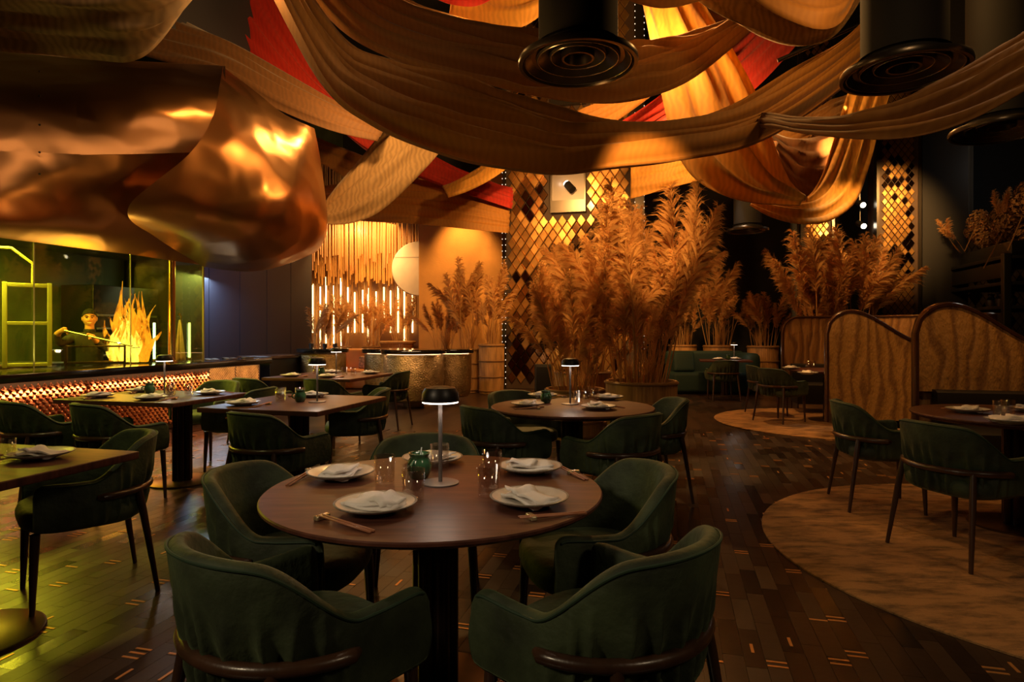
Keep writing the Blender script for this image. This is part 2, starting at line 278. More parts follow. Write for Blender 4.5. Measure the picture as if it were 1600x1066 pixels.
# ------------------------------------------------------------------ mesh helpers
class MB:
    def __init__(s): s.v = []; s.f = []; s.uv = None
    def add(s, vs, fs):
        b = len(s.v); s.v += [tuple(v) for v in vs]; s.f += [tuple(i + b for i in f) for f in fs]; return s
    def box(s, c, d, M=None):
        c = Vector(c); h = Vector(d) / 2
        vs = [Vector((x * h.x, y * h.y, z * h.z)) for x in (-1, 1) for y in (-1, 1) for z in (-1, 1)]
        vs = [(M @ v if M else v) + c for v in vs]
        return s.add(vs, [(0, 1, 3, 2), (4, 6, 7, 5), (0, 4, 5, 1), (2, 3, 7, 6), (0, 2, 6, 4), (1, 5, 7, 3)])
    def rbox(s, c, d, r=.02, M=None):      # box with chamfered edges
        c = Vector(c); h = Vector(d) / 2; r = min(r, h.x * .98, h.y * .98, h.z * .98); bm = bmesh.new(); bmesh.ops.create_cube(bm, size=1)
        for v in bm.verts: v.co = Vector((v.co.x * 2 * h.x, v.co.y * 2 * h.y, v.co.z * 2 * h.z))
        bmesh.ops.bevel(bm, geom=bm.edges[:], offset=r, segments=3, affect='EDGES', profile=.6)
        bm.verts.index_update()
        s.add([(M @ v.co if M else v.co) + c for v in bm.verts], [[v.index for v in f.verts] for f in bm.faces]); bm.free(); return s
    def lathe(s, prof, n=32, c=(0, 0, 0), caps=True, fr=None):
        c = Vector(c); vs = []; fs = []
        for r, z in prof:
            for i in range(n):
                a = 2 * PI * i / n; k = fr(a) if fr else 1
                vs.append(c + Vector((r * k * math.cos(a), r * k * math.sin(a), z)))
        for j in range(len(prof) - 1):
            for i in range(n): fs.append((j * n + i, j * n + (i + 1) % n, (j + 1) * n + (i + 1) % n, (j + 1) * n + i))
        if caps:
            fs.append(tuple(range(n))[::-1]); fs.append(tuple((len(prof) - 1) * n + i for i in range(n)))
        return s.add(vs, fs)
    def tube(s, pts, rad, n=8, caps=True):
        pts = [Vector(p) for p in pts]; m = len(pts); rad = rad if isinstance(rad, (list, tuple)) else [rad] * m
        vs = []; fs = []; up = Vector((0, 0, 1))
        t0 = (pts[1] - pts[0]).normalized()
        a = t0.orthogonal().normalized() if abs(t0.z) > .9 else t0.cross(up).normalized()
        for i in range(m):
            t = (pts[min(i + 1, m - 1)] - pts[max(i - 1, 0)]).normalized()
            a = (a - t * a.dot(t)).normalized(); b_ = t.cross(a)
            for k in range(n):
                q = 2 * PI * k / n; vs.append(pts[i] + (a * math.cos(q) + b_ * math.sin(q)) * rad[i])
        for i in range(m - 1):
            for k in range(n): fs.append((i * n + k, i * n + (k + 1) % n, (i + 1) * n + (k + 1) % n, (i + 1) * n + k))
        if caps: fs += [tuple(range(n))[::-1], tuple((m - 1) * n + k for k in range(n))]
        return s.add(vs, fs)
    def grid(s, rows, close_v=False):
        nu, nv = len(rows), len(rows[0]); vs = [p for r in rows for p in r]; fs = []
        for i in range(nu - 1):
            for j in range(nv if close_v else nv - 1): fs.append((i * nv + j, i * nv + (j + 1) % nv, (i + 1) * nv + (j + 1) % nv, (i + 1) * nv + j))
        return s.add(vs, fs)
    def mesh(s, name, m, smooth=True):
        me = bpy.data.meshes.new(name); me.from_pydata(s.v, [], s.f)
        if smooth: me.shade_smooth() if smooth is True else None
        if smooth == 'auto': me.set_sharp_from_angle(angle=math.radians(38)); 
        me.materials.append(MATS[m]); return me
    def build(s, name, m, parent=None, loc=(0, 0, 0), rz=0, smooth='auto'):
        me = s.mesh(name, m, smooth)
        if smooth == 'auto': me.shade_smooth(); me.set_sharp_from_angle(angle=math.radians(38))
        return place(me, name, parent, loc, rz)
def place(me, name, parent=None, loc=(0, 0, 0), rz=0):
    o = bpy.data.objects.new(name, me); COL.objects.link(o); o.location = loc; o.rotation_euler = (0, 0, rz)
    if parent: o.parent = parent
    return o
def tag(o, label, cat, group=None, kind=None):
    if label: o['label'] = label
    if cat: o['category'] = cat
    if group: o['group'] = group
    if kind: o['kind'] = kind
    return o
def thing(name, label, cat, loc=(0, 0, 0), rz=0, group=None):
    o = bpy.data.objects.new(name, None); COL.objects.link(o); o.location = loc; o.rotation_euler = (0, 0, rz); o.empty_display_size = .1
    return tag(o, label, cat, group)
def copy_tree(o, parent=None):
    c = o.copy(); COL.objects.link(c); c.parent = parent
    for ch in o.children: copy_tree(ch, c)
    return c
def struct(o, label=None): o['kind'] = 'structure'; o['label'] = label or o.name.replace('_', ' '); return o
def cr(pts, n):
    pts = [Vector(p) for p in pts]; m = len(pts) - 1; out = []
    for i in range(n + 1):
        u = i / n * m; k = min(int(u), m - 1); t = u - k
        p0, p1, p2, p3 = pts[max(k - 1, 0)], pts[k], pts[k + 1], pts[min(k + 2, m)]
        out.append(.5 * ((2 * p1) + (p2 - p0) * t + (2 * p0 - 5 * p1 + 4 * p2 - p3) * t * t + (3 * p1 - p0 - 3 * p2 + p3) * t ** 3))
    return out
def ss(a, b, x): t = max(0, min(1, (x - a) / (b - a))); return t * t * (3 - 2 * t)
RM = Matrix.Rotation(ROOMROT, 3, 'Z')

# ------------------------------------------------------------------ the room
def rbx(name, r0, r1, q0, q1, z0, z1, m, par=None):
    return MB().box(((r0 + r1) / 2, (q0 + q1) / 2, (z0 + z1) / 2), (r1 - r0, q1 - q0, z1 - z0)).build(name, m, par, (0, 0, 0), 0 if par else ROOMROT, smooth=False)
floor = struct(rbx('floor', -10, 9, -4, 17.4, -.15, -.006, 'floor_far'), 'dark wood block floor with brass inlays')
struct(rbx('ceiling', -10, 9, -4, 17.4, 9.9, 10.1, 'ceiling_black'), 'black ceiling above the drapes')
struct(rbx('wall_left', -10, -9.6, -4, 17.4, -.1, 9.9, 'kitchen_wall'), 'green kitchen back wall')
struct(rbx('wall_right', 8.6, 9, -4, 17.4, -.1, 9.9, 'dark_wall'), 'dark wall on the right')
struct(rbx('wall_back', -9.6, 8.6, 17, 17.4, -.1, 9.9, 'dark_wall'), 'dark wall at the far end')
struct(rbx('wall_front', -9.6, 8.6, -4, -3.7, -.1, 9.9, 'dark_wall'), 'dark wall behind the viewer')
nw = struct(rbx('wall_kitchen', -9.6, -7.98, 8.6, 12.7, 0, 9.0, 'navy_wall'), 'navy panelled wall beyond the kitchen')
for k in range(5):
    rbx('panel', -7.98, -7.955, 8.6 + k * .82, 8.6 + k * .82 + .805, .1, 6.0, 'navy_wall', nw)
# floor blocks: room axes, .08 wide and .32 long, staggered
PWD, PLN = .08, .32
me_plank = MB().box((0, 0, -.004), (PWD - .0016, PLN - .0016, .008)).mesh('plank', 'plank', False)
me_short = MB().box((0, 0, -.002), (PWD - .004, .011, .0055)).mesh('brass_inlay', 'brass_inlay', False)
me_long = MB().box((0, 0, -.002), (.012, .075, .0055)).mesh('brass_inlay', 'brass_inlay', False)
cells = []; inl = []
for i in range(-90, 60):
    r = i * PWD; off = (i % 4) * PLN / 4 + (.16 if (i // 4) % 2 else 0)
    for j in range(3, 34):
        q = j * PLN + off; p = RQ(r, q)
        if p.y < 2.05 or p.y > 8.2 or abs(p.x) > p.y * .86 + .25: continue
        cells.append((p.length, p)); u = random.random()
        if u < .10:
            inl.append((p.length, p + ED * (PLN / 2 - .02), me_short)); inl.append((p.length, p + ED * (PLN / 2 - .055), me_short))
        elif u < .17: inl.append((p.length, p - ED * (PLN / 2 - .012), me_short))
        elif u < .23: inl.append((p.length, p + ED * random.uniform(-.08, .08), me_long))
cells.sort(key=lambda c: c[0]); inl.sort(key=lambda c: c[0])
for L_, nm, me0, dz in ((cells, 'plank', me_plank, 0), (inl, 'brass_inlay', None, .0012)):
    rest = MB()
    for k, c in enumerate(L_):
        me = me0 or c[2]
        if k < 300: place(me, nm, floor, RM.inverted() @ (c[1] + Vector((0, 0, dz))), 0)
        else: rest.add([RM @ v.co + c[1] + Vector((0, 0, dz)) for v in me.vertices], [tuple(p.vertices) for p in me.polygons])
    o = rest.build('plank_field' if nm == 'plank' else 'brass_inlay_field', 'plank' if nm == 'plank' else 'brass_inlay', floor, smooth=False); o.rotation_euler = (0, 0, -ROOMROT); o['kind'] = 'stuff'
# rugs
for (x, y, R_, lab) in ((3.25, 3.6, 1.68, 'round tan mottled rug under the table at right foreground'), (4.6, 8.95, 1.62, 'round tan rug under the far booth table')):
    tag(MB().lathe([(R_, .001), (R_, .010), (R_ - .01, .014), (R_ - .05, .015), (.01, .015)], 96).build('round_rug', 'rug', None, (x, y, 0)), lab, 'rug', 'round rugs')
RUGS = ((3.25, 3.6, 1.68), (4.6, 8.95, 1.62))
def floor_z(x, y): return .0155 if any((x - a) ** 2 + (y - b) ** 2 < (c - .02) ** 2 for a, b, c in RUGS) else 0.001

# ------------------------------------------------------------------ tiled columns
def tile_meshes(tw, th, th3=.012):
    out = []
    for m in ('tile_gold', 'tile_bronze', 'tile_dark'):
        w2, h2 = tw / 2 - .006, th / 2 - .009; k = .86
        vs = [(w2, 0, 0), (0, 0, h2), (-w2, 0, 0), (0, 0, -h2), (w2 * k, -th3, 0), (0, -th3, h2 * k), (-w2 * k, -th3, 0), (0, -th3, -h2 * k)]
        out.append(MB().add(vs, [(4, 5, 6, 7), (0, 1, 5, 4), (1, 2, 6, 5), (2, 3, 7, 6), (3, 0, 4, 7)]).mesh('tile', m, False))
    return out
def tile_face(parent, x0, x1, z0, z1, y, tw, th, dark, skip=None, limit=300, prio=None, rng=None):
    ms = tile_meshes(tw, th); lst = []; rng = rng or random.Random(3); j = 0; z = z0 + th / 2
    while z < z1 - th / 2 + 1e-6:
        x = x0 + tw / 2 + (tw / 2 if j % 2 else 0)
        while x < x1 - tw / 2 + 1e-6:
            if not (skip and skip(x, z)): lst.append((x, z))
            x += tw
        z += th / 2; j += 1
    if prio: lst.sort(key=prio)
    rest = [MB(), MB(), MB()]
    for k, (x, z) in enumerate(lst):
        v = noise.noise(Vector((x * .9 + 3, z * .8, 1.7 + dark))) + .35 * rng.uniform(-1, 1)
        mi = 2 if v > dark else (1 if v > .18 else 0)
        e = (rng.uniform(-.05, .05), rng.uniform(-.03, .03), rng.uniform(-.05, .05))
        if k < limit:
            o = place(ms[mi], 'tile', parent, (x, y, z)); o.rotation_euler = e
        else:
            M = Matrix.Translation((x, y, z)) @ Matrix.Rotation(e[2], 4, 'Z') @ Matrix.Rotation(e[0], 4, 'X')
            rest[mi].add([M @ vv.co for vv in ms[mi].vertices], [tuple(p.vertices) for p in ms[mi].polygons])
    for mi, mb in enumerate(rest):
        if mb.v: mb.build('tile_field', ('tile_gold', 'tile_bronze', 'tile_dark')[mi], parent, smooth=False)['kind'] = 'stuff'
def column(name, label, r0, r1, q0, q1, ztop, tw, th, dark, niches=(), steel=True):
    w_ = r1 - r0; o = thing(name, None, None, RQ((r0 + r1) / 2, q0), ROOMROT); struct(o, label)
    MB().box((0, (q1 - q0) / 2 + .02, ztop / 2), (w_, q1 - q0, ztop)).build('core', 'tile_back', o, smooth=False)
    tile_face(o, -w_ / 2 + .05, w_ / 2 - (.18 if steel else .03), .1, ztop, 0, tw, th, dark,
              lambda x, z: any(abs(x - a) < ww / 2 + tw * .35 and abs(z - c) < hh / 2 + th * .35 for a, c, ww, hh in niches), 300, lambda p: abs(p[1] - 2.7))
    for sx, x in ((-1, -w_ / 2 - .02), (1, w_ / 2 + .0)):
        wd = .08 if sx < 0 else .20
        if not steel: wd = .05
        MB().box((x, .06, ztop / 2), (wd, .2, ztop)).build('corner_post', 'dark_metal', o, smooth=False)
        if steel:
            for ex in ((x + sx * wd * .5), (x - sx * wd * .5)):
                mb = MB()
                for k in range(int(ztop / .14)): mb.box((ex, -.045, .1 + k * .14), (.014, .01, .018))
                mb.build('light_string', 'led_dot', o, smooth=False)
    return o
c1 = column('tiled_column', 'wide column clad in amber and bronze diamond tiles', -3.73, -.67, 14.0, 15.2, 9.9, .215, .31, .42, ((-.05, 4.58, .78, 1.15), (-.05, 7.0, .78, 1.15)))
for zc in (4.58, 7.0):
    nb = thing('spotlight_box', None, None); nb.parent = c1; nb.location = (-.05, 0, zc)
    mb = MB().box((-.385, -.04, 0), (.03, .12, 1.15)).box((.385, -.04, 0), (.03, .12, 1.15)).box((0, -.04, .44), (.74, .12, .27)).box((0, -.04, -.44), (.74, .12, .27)); mb.build('frame', 'dark_metal', nb, smooth=False)
    MB().box((0, .004, 0), (.74, .02, .62)).build('back_plate', 'lamp_base', nb, smooth=False)
    sp = MB().tube([(-.02, -.07, .06), (.12, -.16, -.1)], .085, 16).build('spotlight', 'lamp_black', nb)
    MB().lathe([(.07, 0), (.07, .004)], 16).build('lens', 'spot_glow', nb, (-.045, -.05, .09)).rotation_euler = (.9, -.6, 0)
    light('POINT', 'niche_light', c1.matrix_world @ Vector((0, 0, 0)) if False else RQ(-2.2 - .05 - .2, 13.90, zc + .1), .35, (1, .85, .62), None, .04)
c2 = column('tiled_pillar', 'narrow pillar of shining gold diamond tiles behind the booths', 4.05, 4.78, 14.0, 14.7, 9.9, .12, .17, .12, steel=False)
c3 = column('tiled_pillar', 'dim tiled pillar behind the right pampas', 2.75, 3.35, 14.6, 15.2, 9.9, .12, .17, .05, steel=False)
struct(rbx('wall_pier', 4.9, 5.7, 14.2, 15.2, 0, 9.9, 'dark_wall'), 'dark pier beside the gold tiled pillar')

# ------------------------------------------------------------------ hanging cloths
def drape(label, lo, up, m, pleats=7, amp=.035, n=60, nv=22, seed=0, group='cloth swags under the ceiling', name='ceiling_drape'):
    a = cr([D(*p) for p in lo], n); b_ = cr([D(*p) for p in up], n); rows = []
    for i in range(n + 1):
        t = (b_[i] - a[i]); tg = (a[min(i + 1, n)] - a[max(i - 1, 0)]); nr = tg.cross(t)
        nr = nr.normalized() if nr.length > 1e-6 else Vector((0, -1, 0))
        row = []
        wdt = t.length
        for j in range(nv + 1):
            v = j / nv; s = i / n
            off = 1.5 * amp * (1 - 1.7 * abs(math.sin(PI * pleats * v + seed + 1.6 * math.sin(2.6 * s + seed))) + .45 * math.sin(2 * PI * pleats * 1.7 * v + 3 * s)) * (.5 + .5 * math.sin(PI * s)) + .10 * wdt * math.sin(PI * v)
            row.append(a[i] + t * v + nr * off)
        rows.append(row)
    o = MB().grid(rows).build(name, m, None, smooth=True)
    c = sum((Vector(v.co) for v in o.data.vertices), Vector()) / len(o.data.vertices)
    o.data.transform(Matrix.Translation(-c)); o.location = c
    sd = o.modifiers.new('thickness', 'SOLIDIFY'); sd.thickness = .006
    return tag(o, label, 'drape', group)
drape('broad amber cloth swag sweeping low across the centre in front of the column',
      [(405, -60, 7.4), (500, 120, 6.9), (580, 190, 6.6), (700, 240, 6.3), (800, 258, 6.2), (880, 264, 6.2), (960, 252, 6.3), (1060, 240, 6.5), (1160, 222, 6.8), (1240, 186, 7.1), (1340, 110, 7.5), (1420, 30, 7.8)],
      [(450, -40, 8.0), (530, 62, 7.6), (620, 105, 7.3), (720, 132, 7.0), (810, 168, 6.9), (890, 198, 6.8), (960, 212, 6.8), (1050, 212, 7.0), (1140, 180, 7.3), (1230, 118, 7.6), (1330, 55, 8.0), (1410, -40, 8.3)], 'cloth_amber', 7, .10, 90, 60, 0)
drape('long ochre cloth swag passing behind the central round air nozzle',
      [(455, -40, 8.6), (540, 55, 8.2), (640, 108, 7.8), (740, 132, 7.5), (840, 152, 7.4), (920, 157, 7.4), (1000, 146, 7.6), (1080, 115, 7.9), (1170, 45, 8.4)],
      [(560, -60, 9.1), (640, 5, 8.8), (720, 34, 8.5), (800, 56, 8.2), (870, 68, 8.1), (930, 74, 8.1), (1000, 72, 8.3), (1080, 65, 8.6), (1170, 25, 9.0)], 'cloth_ochre', 6, .10, 70, 50, 1)
drape('yellow-brown moire cloth hanging at the top left corner above the hood',
      [(-120, 45, 6.4), (-30, 70, 6.4), (70, 84, 6.5), (150, 95, 6.6), (205, 97, 6.7), (245, 68, 6.9), (300, -10, 7.2)],
      [(-120, -120, 5.6), (-30, -100, 5.6), (50, -90, 5.7), (120, -80, 5.8), (180, -70, 5.9), (230, -60, 6.0), (285, -70, 6.2)], 'cloth_grey', 4, .05, 40, 20, 2)
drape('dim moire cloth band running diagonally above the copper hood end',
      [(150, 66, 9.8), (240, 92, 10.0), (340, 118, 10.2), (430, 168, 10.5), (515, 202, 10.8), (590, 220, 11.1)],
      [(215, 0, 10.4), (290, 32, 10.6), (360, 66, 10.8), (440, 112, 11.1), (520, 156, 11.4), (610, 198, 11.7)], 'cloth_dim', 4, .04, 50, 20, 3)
drape('deep red cloth falling diagonally from the top left of centre',
      [(250, -60, 11.8), (300, 15, 12.0), (400, 105, 12.2), (500, 180, 12.5), (590, 248, 12.8), (700, 292, 13.1), (800, 325, 13.4)],
      [(400, -80, 12.4), (440, 0, 12.6), (500, 115, 12.8), (560, 172, 13.0), (640, 220, 13.3), (720, 268, 13.6), (800, 295, 13.9)], 'cloth_red', 5, .06, 60, 20, 4, 'red cloths')
drape('pale moire cloth band dropping steeply behind the hood end',
      [(505, 352, 10.6), (545, 350, 10.8), (590, 332, 11.0), (640, 290, 11.3), (690, 238, 11.7), (740, 170, 12.1)],
      [(500, 330, 11.1), (520, 300, 11.3), (550, 262, 11.5), (590, 215, 11.8), (620, 180, 12.1), (660, 120, 12.4)], 'cloth_grey', 3, .04, 40, 18, 5)
drape('orange cloth swag hanging in front of the gold rod curtain',
      [(480, 340, 13.0), (560, 346, 13.0), (640, 349, 13.0), (720, 356, 13.1), (795, 364, 13.3)],
      [(500, 292, 13.5), (570, 288, 13.5), (640, 280, 13.5), (720, 292, 13.6), (795, 318, 13.8)], 'cloth_amber', 6, .06, 40, 24, 6)
drape('narrow amber cloth strip slanting up to the left edge of the column',
      [(700, 308, 12.2), (730, 300, 12.2), (762, 283, 12.4), (800, 258, 12.6)], [(690, 292, 12.6), (722, 278, 12.6), (755, 256, 12.8), (800, 226, 13.0)], 'cloth_gold', 3, .03, 20, 12, 7)
drape('short brown cloth strip just right of the copper hood end',
      [(470, 250, 12.0), (505, 258, 12.0), (545, 280, 12.1), (580, 300, 12.2)], [(470, 208, 12.3), (510, 222, 12.3), (560, 240, 12.4), (600, 262, 12.5)], 'cloth_ochre', 3, .03, 20, 12, 8)
drape('wide golden cloth band dropping behind the centre swag into a low loop',
      [(985, -60, 9.6), (1003, 10, 9.4), (1030, 130, 9.0), (1052, 220, 8.7), (1080, 272, 8.5), (1125, 302, 8.4), (1180, 315, 8.4), (1250, 318, 8.6)],
      [(1060, -80, 10.0), (1098, 8, 9.8), (1145, 78, 9.5), (1185, 150, 9.2), (1208, 215, 9.0), (1225, 262, 8.9), (1240, 292, 8.9), (1262, 312, 8.9)], 'cloth_gold', 3, .05, 60, 24, 9)
drape('bright yellow cloth loop curving up beside the narrow gold pillar',
      [(1170, 322, 9.0), (1205, 340, 9.0), (1250, 350, 9.0), (1295, 346, 9.1), (1335, 318, 9.2), (1358, 262, 9.4), (1378, 190, 9.7), (1400, 120, 10)],
      [(1185, 305, 9.5), (1215, 312, 9.5), (1245, 314, 9.5), (1268, 300, 9.5), (1285, 272, 9.6), (1298, 235, 9.8), (1312, 190, 10.1), (1330, 130, 10.4)], 'cloth_gold', 4, .04, 50, 18, 10)
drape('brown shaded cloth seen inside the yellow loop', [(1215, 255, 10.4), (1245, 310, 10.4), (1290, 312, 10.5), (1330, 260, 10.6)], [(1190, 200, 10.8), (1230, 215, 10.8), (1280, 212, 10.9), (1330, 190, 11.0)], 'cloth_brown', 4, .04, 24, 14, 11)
drape('brown moire cloth scallop at the top right of centre',
      [(1060, -30, 7.4), (1105, 12, 7.4), (1165, 52, 7.4), (1225, 71, 7.4), (1275, 70, 7.5), (1312, 48, 7.6), (1345, 0, 7.8)],
      [(1080, -70, 7.8), (1130, -50, 7.8), (1180, -40, 7.8), (1230, -35, 7.8), (1270, -40, 7.9), (1310, -50, 8.0), (1350, -70, 8.2)], 'cloth_grey', 4, .05, 36, 18, 12)
drape('smaller moire cloth fold hanging in front of the top scallop',
      [(1165, -20, 6.9), (1195, 8, 6.9), (1235, 32, 6.9), (1280, 45, 6.9), (1315, 34, 7.0), (1340, -10, 7.1)],
      [(1175, -80, 7.2), (1205, -70, 7.2), (1240, -65, 7.2), (1280, -65, 7.2), (1315, -70, 7.3), (1345, -80, 7.4)], 'cloth_ochre', 3, .04, 30, 16, 13)
drape('bright red cloth slanting down to the left behind the golden band',
      [(960, 262, 11.0), (1010, 228, 11.0), (1060, 205, 11.1), (1130, 175, 11.2), (1190, 130, 11.3), (1250, 66, 11.5)],
      [(960, 200, 11.4), (1005, 172, 11.4), (1050, 135, 11.5), (1100, 95, 11.6), (1150, 58, 11.8), (1210, 0, 12.0)], 'cloth_red', 6, .05, 40, 20, 14, 'red cloths')
drape('dark red-brown cloth wedge at the top beside the column',
      [(1030, 90, 10.6), (1070, 70, 10.6), (1110, 78, 10.6), (1165, 55, 10.7)], [(1060, 30, 10.9), (1095, 12, 10.9), (1130, 15, 10.9), (1175, 5, 11.0)], 'cloth_brown', 5, .03, 24, 14, 15)
drape('heavy tan cloth swag crossing the right edge in front of the round nozzle',
      [(1130, 200, 8.6), (1200, 200, 6.6), (1260, 208, 5.4), (1350, 216, 4.4), (1430, 212, 4.2), (1510, 190, 4.1), (1600, 145, 4.0), (1720, 70, 3.9)],
      [(1130, 178, 9.0), (1200, 182, 7.0), (1255, 186, 5.7), (1335, 182, 4.7), (1405, 158, 4.5), (1490, 112, 4.4), (1600, 48, 4.3), (1720, -40, 4.2)], 'cloth_ochre', 5, .04, 60, 40, 16)
drape('orange lit cloth swag right of the column above the tallest pampas',
      [(985, 312, 11.6), (1030, 302, 11.6), (1080, 285, 11.7), (1140, 268, 11.8)], [(985, 245, 12.0), (1030, 238, 12.0), (1080, 228, 12.1), (1140, 215, 12.2)], 'cloth_gold', 5, .05, 24, 16, 17)
drape('striped brown cloth between the golden band and the yellow loop',
      [(1195, 252, 11.2), (1240, 240, 11.2), (1290, 212, 11.3), (1340, 175, 11.4), (1400, 140, 11.5)], [(1195, 195, 11.6), (1240, 190, 11.6), (1290, 165, 11.7), (1340, 140, 11.8), (1400, 95, 11.9)], 'cloth_ochre', 6, .05, 30, 18, 18)
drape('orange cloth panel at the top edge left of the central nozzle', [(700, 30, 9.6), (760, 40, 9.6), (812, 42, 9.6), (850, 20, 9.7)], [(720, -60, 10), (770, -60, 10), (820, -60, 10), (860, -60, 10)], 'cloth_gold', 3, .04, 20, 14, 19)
drape('small red cloth at the top edge left of the central nozzle', [(660, -10, 9.2), (700, 8, 9.2), (745, 8, 9.2), (785, -10, 9.3)], [(670, -70, 9.5), (700, -70, 9.5), (745, -70, 9.5), (780, -70, 9.5)], 'cloth_red', 3, .04, 20, 12, 20, 'red cloths')
drape('brown cloth strip along the top edge right of the central nozzle', [(940, -5, 7.0), (1000, 8, 7.0), (1060, 10, 7.0), (1130, -8, 7.1)], [(940, -60, 7.3), (1000, -55, 7.3), (1060, -55, 7.3), (1130, -65, 7.4)], 'cloth_ochre', 3, .04, 24, 12, 21)
drape('orange striped cloth crossing the column just under the upper niche', [(845, 250, 9.8), (900, 222, 9.8), (960, 190, 9.9), (1030, 140, 10.0)], [(850, 200, 10.1), (905, 172, 10.1), (960, 150, 10.2), (1020, 118, 10.3)], 'cloth_amber', 4, .04, 24, 14, 22)
# rig pipes
for i, (a, b_, lab) in enumerate(((D(1215, 95, 9.4), D(1350, 35, 9.0), 'black rig pipe visible between the moire scallops and the nozzle'),)):
    tag(MB().tube([a, b_], .03, 10).build('rig_pipe', 'black'), lab, 'pipe', 'rig pipes')

# ------------------------------------------------------------------ air nozzles
def nozzle(px, py, label, z=3.3, R_=.45):
    d = (z - CAMZ) * F / (YH - py); x = (px - 800) / F * d; t = thing('air_nozzle', label, 'air vent', (x, d, z), 0, 'black round air nozzles')
    MB().lathe([(R_ * .66, .05), (R_ * .66, 6.55)], 48, caps=False).build('duct', 'black_matte', t)
    MB().lathe([(R_ * .62, .07), (R_ * .99, .045), (R_, .02), (R_ * .985, 0), (R_ * .93, .0), (R_ * .91, .03)], 64, caps=False).build('flange', 'dark_metal', t)
    for k, (ro, ri, z0) in enumerate(((.91, .70, .03), (.70, .48, .055), (.48, .28, .075))):
        MB().lathe([(R_ * ro, z0), (R_ * (ro - .03), z0 - .012), (R_ * (ro - .06), z0), (R_ * ri, z0 + .06)], 64, caps=False).build('ring', 'dark_metal', t)
        MB().tube([(R_ * (ro - .03) * math.cos(a), R_ * (ro - .03) * math.sin(a), z0 - .013) for a in [2 * PI * q / 64 for q in range(65)]], .0045, 6).build('lip_highlight', 'lip_highlight', t)  # thin bright line as the ring's painted highlight
    MB().lathe([(R_ * .28, .10), (R_ * .27, .05), (R_ * .23, .05), (R_ * .2, .12), (.01, .13)], 48, caps=False).build('nozzle_core', 'dark_metal', t)
    MB().lathe([(R_ * .72, .135), (.001, .135)], 32, caps=False).build('back_plate', 'black', t)
nozzle(903, 103, 'large black round air nozzle hanging at top centre')
nozzle(1412, 117, 'black round air nozzle hanging at top right behind the tan swag')
nozzle(1565, 207, 'black round air nozzle with bright ring reflections at the right edge')
nozzle(1168, 362, 'small far black air nozzle above the green sofa', R_=.40)

# ------------------------------------------------------------------ copper hood
def patch(rows, nu, nv, dent=0, seed=0):
    g = [cr(r, nv) for r in rows]; out = []
    cols = [cr([g[i][j] for i in range(len(g))], nu) for j in range(nv + 1)]
    for i in range(nu + 1):
        row = []
        for j in range(nv + 1):
            p = cols[j][i]
            if dent:
                n1 = noise.noise(p * 1.6 + Vector((seed, 0, 0))); n2 = abs(noise.noise(p * 3.1 + Vector((0, seed, 0))))
                row.append(p + Vector((.3, -1, .2)) * dent * (n1 + .7 * (.4 - n2)))
            else: row.append(p)
        out.append(row)
    return out
hood = thing('kitchen_hood', 'huge dented copper extraction hood over the open kitchen', 'hood', KT(2, -.3, 2.27))
def hb(rows, name, nu=40, nv=50, dent=.03, seed=0, m='copper_hood'):
    mb = MB().grid(patch([[D(*p) for p in r] for r in rows], nu, nv, dent, seed)); o = mb.build(name, m, hood, smooth=True)
    o.data.transform(Matrix.Translation(-hood.location)); return o
st = []
for px, ys, ds in ((-160, (62, 100, 140, 185, 240), (7.6, 6.6, 6.15, 5.95, 5.85)), (0, (78, 112, 150, 195, 238), (8.0, 7.1, 6.6, 6.4, 6.3)), (120, (88, 120, 160, 203, 243), (8.3, 7.4, 7.0, 6.85, 6.75)), (240, (97, 128, 166, 205, 240), (8.7, 7.8, 7.4, 7.3, 7.25)), (352, (103, 135, 170, 205, 236), (9.2, 8.3, 7.95, 7.85, 7.85))):
    st.append([(px, ys[0] + 12, ds[0] + 1.2)] + [(px, y, d) for y, d in zip(ys, ds)])
for k in range(3):        # three sheets of the upper drum, butted
    hb(st[k:k + 2] if k < 2 else st[2:], 'drum_sheet', 20, 30, .012, 1)
lo = []
for px, ys, ds in ((-160, (238, 270, 305, 340, 352), (5.85, 5.75, 5.7, 5.65, 5.7)), (0, (236, 272, 308, 345, 372), (6.3, 6.2, 6.15, 6.15, 6.25)), (110, (241, 280, 318, 358, 386), (6.7, 6.7, 6.75, 6.85, 7.05)), (220, (240, 290, 335, 372, 400), (7.2, 7.3, 7.5, 7.7, 7.95)), (318, (236, 300, 345, 385, 415), (7.7, 8.0, 8.3, 8.7, 9.05))):
    lo.append([(px, y, d) for y, d in zip(ys, ds)])
hb(lo[0:2], 'skirt_sheet', 20, 36, .022, 5); hb(lo[1:3], 'skirt_sheet', 20, 36, .022, 5); hb(lo[2:], 'skirt_sheet', 30, 36, .022, 5)
bulb = [[(348, 104, 9.0), (343, 135, 8.1), (332, 185, 7.65), (292, 245, 7.3), (200, 325, 6.95), (245, 372, 7.8), (318, 417, 8.95)],
        [(395, 140, 9.1), (392, 170, 8.45), (385, 215, 8.0), (362, 275, 7.75), (330, 338, 7.65), (335, 388, 8.2), (352, 422, 9.05)],
        [(440, 176, 9.3), (440, 205, 8.8), (438, 245, 8.45), (428, 300, 8.15), (412, 352, 8.15), (402, 397, 8.55), (398, 424, 9.2)],
        [(480, 196, 9.6), (482, 225, 9.25), (483, 262, 9.05), (481, 312, 8.9), (472, 360, 8.95), (458, 395, 9.2), (447, 413, 9.7)],
        [(491, 203, 10.1), (498, 235, 9.95), (504, 272, 9.9), (510, 320, 9.85), (512, 350, 9.85), (508, 372, 9.95), (499, 389, 10.2)],
        [(470, 212, 11), (478, 245, 11), (482, 275, 11), (488, 320, 11.1), (488, 345, 11.1), (482, 362, 11.1), (470, 375, 11.2)]]
